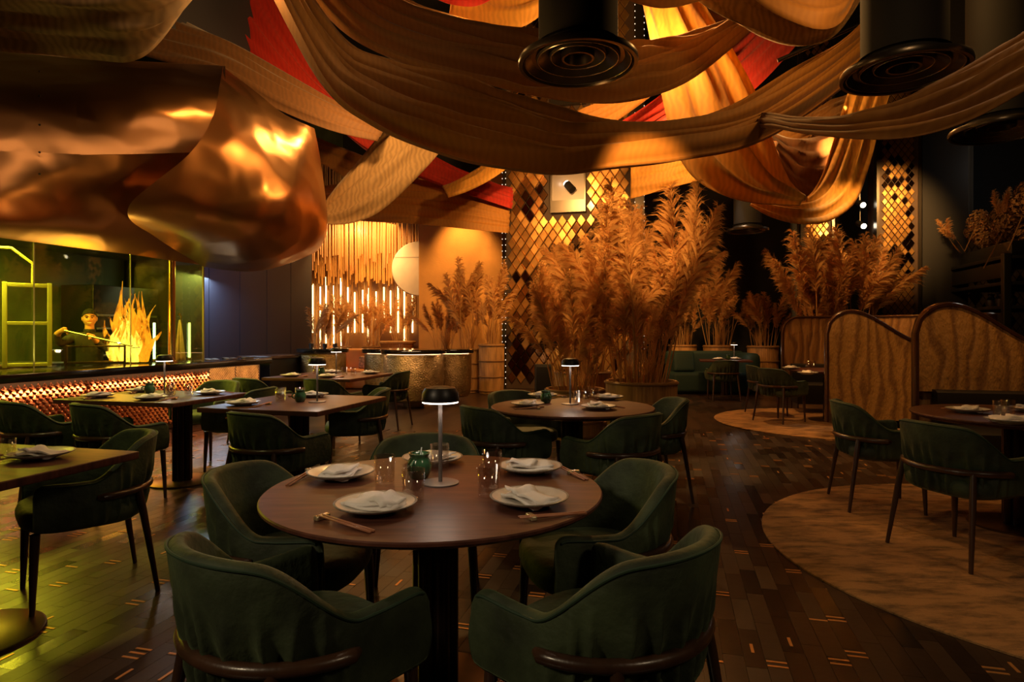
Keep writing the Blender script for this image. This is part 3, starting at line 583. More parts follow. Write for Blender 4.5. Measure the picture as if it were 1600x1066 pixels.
hb(bulb, 'end_sheet', 70, 70, .018, 9)
for pts in ([(62, y, d - .02) for y, d in ((112, 7.2), (150, 6.75), (195, 6.6), (238, 6.5), (272, 6.45))], [(x, 238, 6.32 + max(0, x) * .0045) for x in (0, 30, 120, 170, 230, 270, 300)]):
    for p in pts:
        o = MB().lathe([(.012, 0), (.010, .006), (.004, .009)], 10).build('rivet', 'dark_metal', hood, D(*p) - hood.location); o.rotation_euler = (PI / 2, 0, 0)

# ------------------------------------------------------------------ kitchen
ctr = thing('kitchen_counter', 'long black-topped counter with glowing copper scale front', 'counter', KT(2, 0, 0), ROOMROT)
def kbox(parent, name, t0, t1, o0, o1, z0, z1, m, base_t=2, r=0, base_o=0):
    mb = MB()
    (mb.rbox if r else mb.box)(((o0 + o1) / 2 - base_o, (t0 + t1) / 2 - base_t, (z0 + z1) / 2), (o1 - o0, t1 - t0, z1 - z0), *((r,) if r else ()))
    return mb.build(name, m, parent, smooth='auto' if r else False)
kbox(ctr, 'worktop', -3, 4.25, -.9, 0, .79, .88, 'stone_black', r=.01)
kbox(ctr, 'carcass', -3, 4.15, -.85, -.16, 0.02, .79, 'tile_back')
kbox(ctr, 'plinth', -3, 4.15, -.85, -.20, 0, .1, 'black')
kbox(ctr, 'light_strip', -3, 4.1, -.135, -.125, .782, .789, 'led_warm')
# copper scale tiles (about half a hand wide, too small to pick apart): one field of raised scales per bay
sc_vs = [(-.035, 0, 0), (0, 0, .035), (.035, 0, 0), (0, 0, -.045), (0, .022, -.018)]
for (t0, t1, s_) in ((-2.9, 3.0, 1.0), (3.02, 3.55, .55), (3.58, 4.1, .55)):
    mb = MB(); zz = .12; j = 0
    while zz < .76:
        t = t0 + (.035 * s_ if j % 2 else 0)
        while t < t1:
            mb.add([(-.155 + v[1] * s_ * (1 + .3 * random.random()), t - 2 + v[0] * s_, zz + v[2] * s_) for v in sc_vs], [(0, 1, 4), (1, 2, 4), (2, 3, 4), (3, 0, 4)]); t += .07 * s_
        zz += .04 * s_; j += 1
    mb.build('scale_tiles', 'copper_tile' if s_ == 1 else 'hammered_brass', ctr, smooth=False)['kind'] = 'stuff'
for k in range(3): light('AREA', 'counter_led', KT(.2 + k * 1.7, -.02, .775), 5, (1, .5, .22), KT(.2 + k * 1.7, -.12, 0), 1.6, size_y=.03)
for k in range(5):       # burner plates at the far end
    p = KT(3.3 + k * .2, -.35 - .2 * (k % 2), .88); t = thing('burner_plate', 'flat brass warming plate at the counter end, %s from the glass screen' % ('nearest', 'second', 'third', 'fourth', 'furthest')[k], 'plate', p, 0, 'warming plates at the counter end')
    MB().lathe([(.10, 0), (.10, .012), (.085, .015), (.01, .013)], 24).build('disc', 'brass_plate', t)
    MB().lathe([(.03, .012), (.025, .02)], 12).build('knob', 'black', t)
# glass screen: panes parted at the seams the photo shows
gs = thing('glass_screen', 'tall yellow tinted glass screen standing on the kitchen counter', 'glass screen', KT(1, -.3, .88), ROOMROT)
for (t0, t1) in ((-2.9, .55), (.56, 1.78), (1.79, 2.42), (2.5, 3.05)):
    MB().box((0, (t0 + t1) / 2 - 1, .70), (.012, t1 - t0, 1.40)).build('pane', 'yellow_glass', gs, smooth=False)
for t in (.555, 1.785): MB().box((.008, t - 1, .70), (.006, .014, 1.40)).build('pane_edge', 'yellow_steel', gs, smooth=False)
MB().box((0, 3.055 - 1, .70), (.02, .02, 1.40)).build('pane_edge', 'yellow_steel', gs, smooth=False)
MB().lathe([(.075, 0), (.075, .02), (.045, .03), (.045, 1.42)], 24, (0, 2.46 - 1, 0)).build('brass_post', 'brass', gs)
MB().box((-.62, 2.05, .7), (1.2, .012, 1.4)).build('pane', 'yellow_glass', gs, smooth=False)
# interior
kc = struct(rbx('ceiling_kitchen', -9.6, -6.7, 1, 8.55, 2.50, 2.56, 'kitchen_wall'), 'kitchen ceiling with glowing yellow strip')
rbx('light_panel', -7.9, -7.75, 2.2, 7.2, 2.47, 2.50, 'kitchen_panel', kc)
kb = struct(rbx('wall_kitchen_back', -9.0, -8.9, 1, 8.55, 0, 2.5, 'kitchen_wall'), 'green tiled kitchen back wall')
mb = MB(); 
for i in range(70):
    for j in range(14): mb.box((-8.885, 2.4 + i * .035, 1.2 + j * .08 + (.04 if i % 2 else 0)), (.02, .025, .05))
o = mb.build('speckle_tiles', 'copper_tile', kb, smooth=False); o['kind'] = 'stuff'
bc = thing('back_counter', 'steel back counter with black ovens behind the chef', 'cabinet', KT(.9, -2.0, 0), ROOMROT)
MB().rbox((0, 0, .44), (.7, 2.2, .86), .01).build('body', 'black', bc); MB().rbox((0, 0, .885), (.74, 2.24, .03), .006).build('worktop', 'steel', bc)
for k in range(3):
    d_ = MB().rbox((.36, -.7 + k * .7, .5), (.02, .64, .6), .006).build('door', 'dark_metal', bc); MB().tube([(.40, -.95 + k * .7, .76), (.40, -.45 + k * .7, .76)], .012, 8).build('handle', 'steel', d_)
for px, lab, d_ in ((241, 'cool white vertical light tube beside the flames', 8.9), (296, 'cool white vertical light tube right of the hanging towel', 9.4)):
    a = Hh(px, 565, .88) if False else D(px, 563, d_); b_ = D(px, 503, d_); t = thing('light_tube', lab, 'light', (a.x, a.y, .88 + .006), 0, 'kitchen light tubes')
    MB().lathe([(.016, .03), (.016, b_.z - .9)], 12).build('tube', 'led_cool', t); MB().lathe([(.03, 0), (.03, .03)], 12).build('foot', 'steel', t)
ov = thing('oven_tower', 'dark steel oven tower with shelves behind the flames', 'oven', KT(3.3, -2.2, 0), ROOMROT)
MB().rbox((0, 0, 1.0), (.6, 1.2, 2.0), .01).build('body', 'black', ov)
for k in range(4): MB().rbox((.31, 0, .95 + .2 * k), (.02, 1.1, .03), .005).build('shelf_edge', 'steel', ov)
sk = thing('steel_cabinet', 'steel lined cabinet behind the hanging towel', 'cabinet', KT(4.35, -.62, .9), ROOMROT); sk.location.z = .89
# towel
tw = D(281, 500, 8.75); rows = []
for i in range(13):
    v = i / 12; z = .90 + (tw.z - .90) * (1 - v); wd = .02 + .11 * v ** .8
    rows.append([(tw.x + wd * (u / 8 - .5) * 1.2, tw.y + .025 * math.sin(u * 1.9) * (v + .15), z) for u in range(9)])
o = MB().grid(rows).build('hanging_towel', 'towel', None, smooth=True); o.modifiers.new('thickness', 'SOLIDIFY').thickness = .008; tag(o, 'white kitchen towel hanging between the brass post and the light tube', 'towel')
hk = tag(MB().tube([(tw.x, tw.y + .03, .885), (tw.x, tw.y + .03, tw.z + .06), (tw.x, tw.y - .02, tw.z + .09), (tw.x, tw.y - .05, tw.z + .05)], .012, 8).build('towel_stand', 'steel'), 'thin steel stand holding the white towel', 'stand')
bpy.data.objects.remove(sk)
# yellow frame rack and grill frame
def frame_rack(name, label, pa, w_, h_, dep, shelves, m, cat, r=.014):
    t = thing(name, label, cat, pa, math.atan2(-pa.x, pa.y))
    for x in (-w_ / 2, w_ / 2):
        for y in (0, dep): MB().rbox((x, y, h_ / 2), (2 * r, 2 * r, h_), .004).build('post', m, t)
    for z in shelves:
        for y in (0, dep): MB().rbox((0, y, z), (w_ - 2 * r, 1.8 * r, 1.8 * r), .004).build('rail', m, t)
        for x in (-w_ / 2, w_ / 2): MB().rbox((x, dep / 2, z), (1.8 * r, dep - 2 * r, 1.8 * r), .004).build('rail', m, t)
    return t
pr = D(43, 574, 7.35); pr.z = .881
fr_ = frame_rack('plating_rack', 'yellow square-tube rack standing behind the glass at far left', pr, .42, 1.0, .10, (.03, .52, .97), 'yellow_steel', 'rack', .022)
MB().tube([(-.60, .05, 1.02), (-.20, .05, 1.02), (.0, .05, .85), (.0, .05, .62)], .016, 8).build('bent_pipe', 'yellow_steel', fr_, (0, 0, 0)).scale = (1, 1, 1)
o = [c for c in fr_.children if c.name.startswith('bent_pipe')][0]; o.location = (.05, 0, .38)
pg = D(150, 572, 7.9); pg.z = .881
gf = frame_rack('grill_frame', 'black grill frame in front of the chef beside the flames', pg, .62, .25, .3, (.03, .235), 'dark_metal', 'grill', .012)
for k in range(9): MB().tube([(-.29 + k * .0725, 0, .24), (-.29 + k * .0725, .3, .24)], .005, 6).build('grill_bar', 'steel', gf)
# fire
FB = D(200, 572, 8.35); FB.z = .90
fire = thing('fire', 'tall orange flames leaping from the grill', 'fire', FB)
rnd = random.Random(11)
def tongue(x, y, h, r, lean, m, nm='flame_tongue'):
    rows = []; ph = rnd.uniform(0, 6)
    for i in range(17):
        v = i / 16; rad = r * (math.sin(PI * min(1, v * .9 + .12)) ** .8) * (1 - v ** 2.2) + .003; cx = x + lean * v * v + .05 * math.sin(5 * v + ph) * v; cy = y + .03 * math.sin(4 * v + ph)
        rows.append([(cx + rad * math.cos(a) * (1 + .25 * noise.noise(Vector((math.cos(a), v * 4, ph)))), cy + .7 * rad * math.sin(a), h * v) for a in [2 * PI * k / 14 for k in range(14)]])
    MB().grid(rows, True).build(nm, m, fire, smooth=True)
for k in range(26):
    u = k / 25 * 2 - 1; x = .23 * u + .03 + rnd.uniform(-.03, .03); h = (1.15 - .55 * abs(u) ** 1.3) * rnd.uniform(.62, 1.06); tongue(x, rnd.uniform(-.08, .10), h, rnd.uniform(.045, .085), rnd.uniform(-.12, .14) + .06 * u, 'flame_outer')
for k in range(14):
    u = k / 13 * 2 - 1; tongue(.17 * u, rnd.uniform(-.12, -.05), (.78 - .30 * abs(u)) * rnd.uniform(.6, 1.05), rnd.uniform(.04, .07), rnd.uniform(-.08, .08), 'flame_core')
sm = MB()
for k in range(1): sm.lathe([(.02, 0), (.12, .08), (.17, .2), (.20, .4), (.16, .6), (.10, .7), (.02, .76)], 20)
o = sm.build('smoke_wisp', 'smoke', None, D(238, 468, 8.2), smooth=True); tag(o, 'thin pale smoke drifting right of the flame tips', 'smoke')

# ------------------------------------------------------------------ chef
def skinned(name, pts, edges, rad, m, parent=None, sub=2):
    me = bpy.data.meshes.new(name); me.from_pydata([tuple(p) for p in pts], edges, []); o = bpy.data.objects.new(name, me); COL.objects.link(o)
    md = o.modifiers.new('skin', 'SKIN'); md.use_smooth_shade = True
    for v, r in zip(me.skin_vertices[0].data, rad): v.radius = (r, r) if not isinstance(r, tuple) else r
    me.skin_vertices[0].data[0].use_root = True
    o.modifiers.new('sub', 'SUBSURF').levels = sub; o.modifiers['sub'].render_levels = sub
    dg = bpy.context.evaluated_depsgraph_get(); ev = o.evaluated_get(dg); m2 = bpy.data.meshes.new_from_object(ev); bpy.data.objects.remove(o)
    n = bpy.data.objects.new(name, m2); COL.objects.link(n); m2.materials.clear(); m2.materials.append(MATS[m]); n.parent = parent
    for p in m2.polygons: p.use_smooth = True; p.material_index = 0
    return n
CB = D(140, 500, 8.3); CB.z = 0
chef = thing('person', 'smiling cook in a black jacket holding a long tool toward the flames', 'person', CB, 0)
hz = D(137, 498, 8.3).z
# joints (local, camera side is -y)
CRZ = .58; CI = Matrix.Rotation(-CRZ, 3, 'Z'); chef.rotation_euler = (0, 0, CRZ)
HR = CI @ (D(98, 516, 7.97) - CB); HL = CI @ (D(142, 525, 8.0) - CB)      # hands
P_ = [(0, .05, .90), (0, .03, 1.06), (0, .0, 1.22), (0, 0, hz - .20), (0, -.01, hz - .13), (0, -.015, hz - .05), (0, -.005, hz + .04),
      (-.17, .02, hz - .24), (-.33, -.06, hz - .34), HR + Vector((-.07, .10, -.06)), HR + Vector((-.02, .03, -.01)), HR + Vector((.02, 0, 0)),
      (.17, .02, hz - .24), (.25, -.03, hz - .44), HL + Vector((.10, .10, -.13)), HL + Vector((.03, .03, -.03)), HL + Vector((0, 0, 0)),
      (-.10, .06, .5), (-.11, .06, .08), (.10, .06, .5), (.11, .06, .08)]
E_ = [(0, 1), (1, 2), (2, 3), (3, 4), (4, 5), (5, 6), (2, 7), (7, 8), (8, 9), (9, 10), (10, 11), (2, 12), (12, 13), (13, 14), (14, 15), (15, 16), (0, 17), (17, 18), (0, 19), (19, 20)]
Rr = [(.17, .12), (.165, .115), (.15, .11), (.075, .07), (.055, .055), (.060, .062), (.062, .068), .075, .058, .046, .032, (.04, .028), .075, .058, .046, .032, (.04, .028), .085, .06, .085, .06]
P2 = list(P_); E2 = list(E_); R2 = list(Rr)
for hi, base, dirs in ((11, HR, [(.05, -.02, -.03), (.055, -.03, -.015), (.055, -.035, 0), (.045, -.035, .015)]), (16, HL, [(-.02, -.055, -.02), (0, -.06, -.01), (.02, -.055, 0), (.035, -.045, .01)])):
    for k, dv in enumerate(dirs):
        b0 = len(P2); dv = Vector(dv); P2.append(base + dv * .75); P2.append(base + dv + Vector((0, -.005, -.03))); E2 += [(hi, b0), (b0, b0 + 1)]; R2 += [.011, .009]
    b0 = len(P2); P2.append(base + Vector((.015 if hi == 11 else -.035, -.02, .03))); P2.append(base + Vector((.045, -.03, .022)) if hi == 11 else base + Vector((-.04, -.045, .01))); E2 += [(hi, b0), (b0, b0 + 1)]; R2 += [.013, .010]
body = skinned('body', P2, E2, R2, 'skin', chef)
body.data.materials.append(MATS['chef_black'])
hrw, hlw = Vector(P_[10]), Vector(P_[15])
for p in body.data.polygons:
    c = p.center
    if c.z < hz - .155 and (c - HR).length > .115 and (c - HL).length > .115: p.material_index = 1
MB().lathe([(.062, -.02), (.072, .0), (.066, .03), (.060, .035)], 24, caps=False).build('collar', 'chef_black', chef, (0, -.005, hz - .175))
hd = Vector((0, -.02, hz))
hrows = []
def gs_(x, z, cx_, cz_, sx_, sz_): return math.exp(-((x - cx_) / sx_) ** 2 - ((z - cz_) / sz_) ** 2)
for i in range(33):
    th = PI * i / 32; row = []
    for k in range(48):
        a = 2 * PI * k / 48; x = math.sin(th) * math.cos(a); y = math.sin(th) * math.sin(a); z = math.cos(th); lo_ = max(0, -z)
        X = .080 * x * (1 - .30 * lo_ ** 1.6); Y = .095 * y * (1 - .12 * lo_ if y < 0 else 1 - .35 * lo_) - .010 * lo_; Z = .122 * z
        if y < 0:
            Y -= .020 * gs_(X, Z, 0, -.022, .013, .016) + .010 * gs_(X, Z, 0, .004, .009, .022) + .005 * (gs_(X, Z, .036, -.030, .022, .020) + gs_(X, Z, -.036, -.030, .022, .020)) + .006 * gs_(X, Z, 0, -.092, .022, .018) + .004 * gs_(X, Z, 0, .034, .05, .010)
            Y += .008 * (gs_(X, Z, .031, .010, .014, .009) + gs_(X, Z, -.031, .010, .014, .009))
        row.append(hd + Vector((X, Y + .012, Z)))
    hrows.append(row)
MB().grid(hrows, True).build('head', 'skin', chef, smooth=True)
capv = []
for i in range(11):
    row = []
    for k in range(24):
        a = 2 * PI * k / 24; tm = 1.52 + .40 * math.sin(a); th = .02 + i / 10 * tm
        row.append(hd + Vector((.088 * math.sin(th) * math.cos(a), .012 + .104 * math.sin(th) * math.sin(a), .012 + .124 * math.cos(th))))
    capv.append(row)
MB().grid(capv, True).build('hair', 'hair', chef, smooth=True)
for sx in (-1, 1):
    MB().tube([hd + Vector((sx * x_, -.079 + .9 * (x_ - .02) ** 2 * 30, .009 + z_)) for x_, z_ in ((.018, 0), (.030, .003), (.044, 0))], [.0035, .0075, .0035], 8).build('eye', 'hair', chef)
    MB().tube([hd + Vector((sx * .014, -.087, .030)), hd + Vector((sx * .034, -.083, .037)), hd + Vector((sx * .052, -.067, .030))], .006, 6).build('eyebrow', 'hair', chef)
    MB().lathe([(.002, -.03), (.016, -.02), (.022, .005), (.014, .028), (.002, .032)], 12).build('ear', 'skin', chef, hd + Vector((sx * .080, .020, -.005))).scale = (.5, 1, 1)
MB().tube([hd + Vector((x, -.078 + 9 * x * x, -.062 + 9 * x * x)) for x in (-.030, -.018, 0, .018, .030)], [.002, .006, .007, .006, .002], 8).build('mouth', 'lip', chef)
MB().tube([hd + Vector((x, -.0825 + 9 * x * x, -.060 + 8 * x * x)) for x in (-.022, -.012, 0, .012, .022)], [.0015, .004, .0045, .004, .0015], 8).build('teeth', 'white_tooth', chef)
CR_ = CI.inverted(); ta = CR_ @ (HR + Vector((.02, -.03, -.005))) + CB; tb = CR_ @ (HL + Vector((-.01, -.045, -.005))) + CB; te = tb + (tb - ta).normalized() * .55
tg = thing('wok_tool', 'long pale metal tool in the cook\'s hands reaching into the fire', 'utensil', ta)
MB().tube([(ta - ta) + Vector((0, 0, 0)), te - ta], [.010, .012], 10).build('handle', 'steel', tg); MB().rbox(te - ta + Vector((.04, 0, -.02)), (.10, .06, .012), .004).build('blade', 'steel', tg)

# ------------------------------------------------------------------ chair
A_, B_, LA, Y0 = .275, .265, .19, .0
S0 = .72
def upath(s):
    a = abs(s); sg = 1 if s >= 0 else -1
    if a <= S0:
        ph = a / S0 * PI / 2; return Vector((sg * A_ * math.sin(ph), Y0 - B_ * math.cos(ph), 0)), Vector((sg * math.sin(ph), -math.cos(ph), 0))
    return Vector((sg * A_, Y0 + (a - S0) / (1 - S0) * LA * 1.15, 0)), Vector((sg, 0, 0))
def chair_top(a): return .772 - .012 * min(1, a / .3) ** 2 - .168 * ss(.28, .72, a) + .006 * ss(.78, .95, a)
def make_chair():
    t = thing('dining_chair', 'x', 'chair')
    rows = []; prow = []; NS = 200
    for i in range(NS + 1):
        s = -1 + 2 * i / NS; a = abs(s); p, n = upath(s); ht = chair_top(a)
        e = max(0, (a - .94) / .06); rnd_ = math.sqrt(max(0, 1 - e * e)); thk = .048 * (.12 + .88 * rnd_); ht -= .045 * (1 - rnd_); zb = .385 + .02 * (1 - rnd_)
        back = max(0, math.cos(min(a / S0, 1) * PI / 2))
        def flare(z): return (.055 * back + .015) * ((z - .40) / .38) ** 1.2 if z > .40 else -.03 * (.40 - z) / .02 * .3
        row = []
        for k in range(15):
            z = zb + (ht - .02 - zb) * k / 14
            mk = ss(.68, .54, z) * ss(.62, .42, a); mk2 = ss(.52, .48, z) * ss(.75, .6, a)
            pl = (.017 * mk + .009 * mk2) * (.5 - 1.5 * abs(math.sin(s * 30 + .5 * math.sin(z * 9 + s * 23) + .7 * math.sin(s * 11)))); bel = .012 * math.sin(PI * k / 14)
            pin = -.012 * math.exp(-((z - .515) / .022) ** 2) * ss(.66, .55, a)
            row.append(p + n * (flare(z) + pl + bel + pin) + EZ * z)
        fl = flare(ht - .02)
        for k in range(1, 6):
            g = PI * k / 6; row.append(p + n * (fl - thk / 2 + thk / 2 * math.cos(g)) + EZ * (ht - .02 + .022 * math.sin(g)))
        for k in range(9):
            z = ht - .02 + (.40 - ht + .02) * k / 8; row.append(p + n * (flare(z) - thk - .006 * math.sin(PI * k / 8)) + EZ * z)
        rows.append(row); q = row[15]; prow.append(q + n * .004)
    mb = MB().grid(rows, True); nv = len(rows[0]); mb.f.append(tuple(range(nv))); mb.f.append(tuple(NS * nv + k for k in range(nv))[::-1])
    sh = mb.build('backrest', 'velvet', t, smooth=True); MB().tube(prow[3:-3], .0042, 6).build('piping', 'piping', sh)
    srows = []
    for (sc, z) in ((.02, .355), (.55, .357), (.86, .365), (.97, .385), (1.0, .41), (1.0, .435), (.965, .458), (.88, .470), (.6, .478), (.3, .482), (.02, .483)):
        srows.append([Vector((.262 * sc * math.copysign(abs(math.cos(q)) ** .62, math.cos(q)), .005 + .255 * sc * math.copysign(abs(math.sin(q)) ** .62, math.sin(q)), z)) for q in [2 * PI * k / 48 for k in range(48)]])
    MB().grid(srows, True).build('seat', 'velvet', t, smooth=True)
    band = []
    for i in range(41):
        s = -.68 + 1.36 * i / 40; p, n = upath(s); band.append(p + n * .026 + EZ * .515)
    for i in (0, 40): band[i] -= upath(-.68 if i == 0 else .68)[1] * .012
    mb = MB().tube(band, [.012] + [.0185] * 39 + [.012], 10); mb.build('back_rail', 'chair_wood', t)
    for sx in (-1, 1):
        MB().tube([(sx * .215, .205, .375), (sx * .222, .212, .2), (sx * .228, .218, 0)], [.021, .017, .011], 10).build('leg', 'chair_wood', t)
        p, n = upath(sx * .36); b0 = p + n * .026 + EZ * .515
        MB().tube([b0, b0 + Vector((sx * .012, -.018, -.12)), b0 + Vector((sx * .045, -.075, -.515))], [.017, .018, .011], 10).build('leg', 'chair_wood', t)
    return t
proto = make_chair(); used = [False]
def chair(x, y, fx, fy, label, group):
    o = proto if not used[0] else copy_tree(proto); used[0] = True
    o.location = (x, y, floor_z(x, y)); o.rotation_euler = (0, 0, rot_to(fx, fy)); o['label'] = label; o['group'] = group
FT = 'chairs at the front round table'
chair(-.58, 1.72, .64, .77, 'green velvet chair nearest the viewer on the left, back turned, pleated', FT)
chair(.24, 1.74, -.72, .69, 'green velvet chair nearest the viewer on the right, back turned', FT)
chair(0.3, 2.4, -0.97, -0.2, 'green velvet chair at the right side of the front round table', FT)
chair(-0.82, 2.38, 0.97, -0.1, 'green velvet chair at the left side of the front round table', FT)
chair(-0.41, 2.92, 0.1, -1, 'green velvet chair on the far side of the front round table', FT)
ST = 'chairs at the second round table'
chair(-.06, 4.58, .80, .60, 'green velvet chair left of the second round table, pleated back turned', ST)
chair(.68, 4.2, -.66, .75, 'green velvet chair right before the second round table, back turned', ST)
chair(1.06, 4.93, -1, -0.1, 'green velvet chair at the right end of the second round table', ST)
chair(0.1, 5.36, 0.5, -0.85, 'green velvet chair behind the second round table', ST)
RT = 'chairs on the right rug'
chair(2.72, 4.62, 0.94, -0.2, 'green velvet chair further back on the right rug, facing right', RT)
chair(2.62, 3.62, .96, .28, 'green velvet chair in front on the right rug, back turned', RT)
AT = 'chairs along the copper counter table'
chair(-3.7, 4.98, 0.55, 0.84, 'leftmost lit green chair before the copper counter', AT)
chair(-3.02, 4.82, 0.55, 0.84, 'green chair second from left before the copper counter table', AT)
chair(-2.60, 5.97, -0.97, 0.1, 'dark green chair at the right end of the copper counter table', AT)
chair(-3.2, 6.55, -0.25, -0.97, 'green chair on the far side of the copper counter table', AT)
BT = 'chairs at the middle square table'
chair(-1.62, 4.32, 0.5, 0.87, 'green velvet chair before the middle square table, pleated back turned', BT)
chair(-1.46, 5.78, -0.95, -0.25, 'dark green chair at the right end of the middle square table', BT)
CT = 'chairs at the rear square table'
chair(-2.96, 7.4, 0.5, 0.87, 'bright yellow-lit green chair at the rear table near the counter end', CT)
chair(-2.1, 7.28, 0.4, 0.92, 'dim green chair on the near side of the rear square table', CT)
chair(-1.72, 8.52, -0.97, 0.2, 'dark chair at the right end of the rear square table', CT)
chair(-2.15, 3.12, -.74, -.67, 'green velvet chair at the left picture edge beside the corner table', 'corner table chair')
BO = 'chairs at the far booth table'
chair(3.88, 9, 0.85, 0.45, 'dark chair in front at the far booth table on the rug', BO)
chair(4, 9.75, 0.95, -0.1, 'dark chair further back at the far booth table', BO)
chair(4.05, 12.0, .05, 1, 'dark green chair with back turned before the green sofa', 'sofa chair')

# ------------------------------------------------------------------ tables
TZ = .735
def pedestal(t, x=0, y=0, br=.30, plate='brass_plate'):
    MB().lathe([(br, 0), (br, .010), (br - .01, .014), (.01, .015)], 48, (x, y, 0)).build('base_plate', plate, t)
    for k in range(6):
        a = k * PI / 3; MB().lathe([(.030, .014), (.030, TZ - .045)], 16, (x + .052 * math.cos(a), y + .052 * math.sin(a), 0)).build('column_rod', 'bronze_rod', t)
    MB().lathe([(.2, TZ - .05), (.2, TZ - .036)], 32, (x, y, 0)).build('top_plate', 'black', t)
def round_table(x, y, R_, label):
    t = thing('round_table', label, 'table', (x, y, floor_z(x, y)), 0, 'round dining tables')
    MB().lathe([(.01, TZ - .036), (R_ - .05, TZ - .036), (R_ - .012, TZ - .022), (R_, TZ - .012), (R_, TZ - .004), (R_ - .004, TZ), (.001, TZ)], 96, caps=False).build('tabletop', 'veneer_round', t)
    pedestal(t, br=.27); return t
def square_table(x, y, w_, l_, label, peds=((0, 0),)):
    t = thing('square_table', label, 'table', (x, y, floor_z(x, y)), ROOMROT, 'square dining tables')
    MB().rbox((0, 0, TZ - .018), (w_, l_, .036), .006).build('tabletop', 'veneer_square', t)
    for p in peds: pedestal(t, *p, br=.27)
    return t
round_table(-.274, 2.235, .592, 'large round wooden table in the centre foreground')
round_table(.453, 4.70, .61, 'round wooden table in front of the tall pampas')
round_table(3.33, 4.12, .60, 'round wooden table on the right rug')
round_table(4.62, 9.1, .55, 'round table inside the far booth')
square_table(-3.13, 5.48, 1.2, .9, 'square table beside the copper scale counter', ((.28, 0),))
square_table(-1.71, 5.02, 1.0, 1.1, 'square table in the middle left with lamp and jade pot')
square_table(-2.36, 8.13, 1.2, 1.2, 'rear square table before the brass drum station')
square_table(-2.36, 2.56, 1.02, 1.0, 'square table cut by the left picture edge', ((.05, .08),))
square_table(4.35, 12.75, 1.0, .7, 'small square table in front of the green sofa')

# ------------------------------------------------------------------ tableware
me_plate = MB().lathe([(.055, 0), (.06, .004), (.075, .008), (.115, .020), (.126, .026), (.127, .029), (.122, .029), (.085, .016), (.05, .012), (.001, .012)], 48, caps=False)
me_plate = me_plate.mesh('plate', 'ceramic'); me_plate.shade_smooth()
me_rim = MB().lathe([(.121, .0292), (.1275, .0302), (.1288, .0285), (.1262, .0255)], 48, caps=False).mesh('rim', 'rim_glaze'); me_rim.shade_smooth()
def napkin_mesh(seed):
    rn = random.Random(seed); mb = MB()
    for k, (w_, h_, z, a, ox, oy) in enumerate(((.185, .115, .024, .0, 0, 0), (.165, .10, .033, .16, -.006, .004), (.105, .09, .042, -.35, .03, .006))):
        rows = []
        for side, dz in ((0, 0), (1, .008)):
            for i in range(9):
                u = i / 8 - .5
                row = []
                for j in range(7):
                    v = j / 6 - .5; x = u * w_; y = v * h_; zz = z + dz + .006 * math.sin(6 * u + 3 * v + seed + k) + .004 * math.cos(9 * v + k) - .10 * (u * u) * .2
                    row.append((ox + x * math.cos(a) - y * math.sin(a), oy + x * math.sin(a) + y * math.cos(a), zz))
                rows.append(row)
        b = len(mb.v); mb.v += [p for r in rows for p in r]; n = 63
        for i in range(8):
            for j in range(6):
                q = b + i * 7 + j; mb.f += [(q, q + 7, q + 8, q + 1), (q + n, q + n + 1, q + n + 8, q + n + 7)]
        edge = [j for j in range(7)] + [i * 7 + 6 for i in range(1, 9)] + [56 + j for j in range(5, -1, -1)] + [i * 7 for i in range(7, 0, -1)]
        for i in range(len(edge)): e0, e1 = b + edge[i], b + edge[(i + 1) % len(edge)]; mb.f.append((e0, e1, e1 + n, e0 + n))
    me = mb.mesh('napkin', 'linen'); me.shade_smooth(); return me
NAP = [napkin_mesh(k) for k in range(4)]
me_chop = MB().tube([(0, -.11, 0), (0, .11, 0)], [.0028, .0042], 6).mesh('chopstick', 'chop_wood')
me_rest = MB().rbox((0, 0, .0075), (.05, .02, .015), .005).mesh('chopstick_rest', 'gold_rest'); me_rest.shade_smooth()
me_glass = MB().lathe([(.001, .0), (.033, .0), (.035, .004), (.0385, .105), (.0372, .105), (.034, .012), (.001, .010)], 32, caps=False).mesh('tumbler', 'tumbler_glass'); me_glass.shade_smooth()
pots = MB().lathe([(.028, 0), (.034, .004), (.045, .03), (.047, .05), (.040, .072), (.034, .082), (.038, .092), (.041, .098), (.037, .098), (.033, .085), (.038, .06), (.038, .02), (.001, .012)], 36, caps=False)
pot_proto = None
def settings_group(tn): return 'place settings on the ' + tn
def setting(x, y, z, ang, tn, where, k, chop=True, side=1):
    p = place(me_plate, 'plate', None, (x, y, z + .0005), 0); tag(p, 'pale stoneware plate, %s on the %s' % (where, tn), 'plate', settings_group(tn)); place(me_rim, 'rim', p)
    n = place(NAP[k % 4], 'napkin', None, (x, y, z - .003), ang + .3 * k); tag(n, 'folded white napkin on the plate, %s on the %s' % (where, tn), 'napkin', settings_group(tn))
    if chop:
        rt = Vector((math.cos(ang), math.sin(ang), 0)); fw = Vector((-math.sin(ang), math.cos(ang), 0)); c = Vector((x, y, z)) + rt * .17 * side
        r_ = place(me_rest, 'chopstick_rest', None, c + fw * .07 + Vector((0, 0, .0005)), ang); tag(r_, 'gilt chopstick rest beside the plate, %s on the %s' % (where, tn), 'chopstick rest', settings_group(tn))
        for s_ in (-.007, .007):
            q = place(me_chop, 'chopstick', None, c + rt * s_ + Vector((0, 0, .0115)), ang + s_); q.rotation_euler = (.062, 0, ang + s_); tag(q, 'wooden chopstick of the pair beside the plate, %s on the %s' % (where, tn), 'chopstick', 'chopstick pair %s on the %s' % (where, tn))
def glass(x, y, z, tn, where): tag(place(me_glass, 'tumbler', None, (x, y, z + .0005)), 'clear glass tumbler, %s on the %s' % (where, tn), 'glass', 'tumblers on the ' + tn)
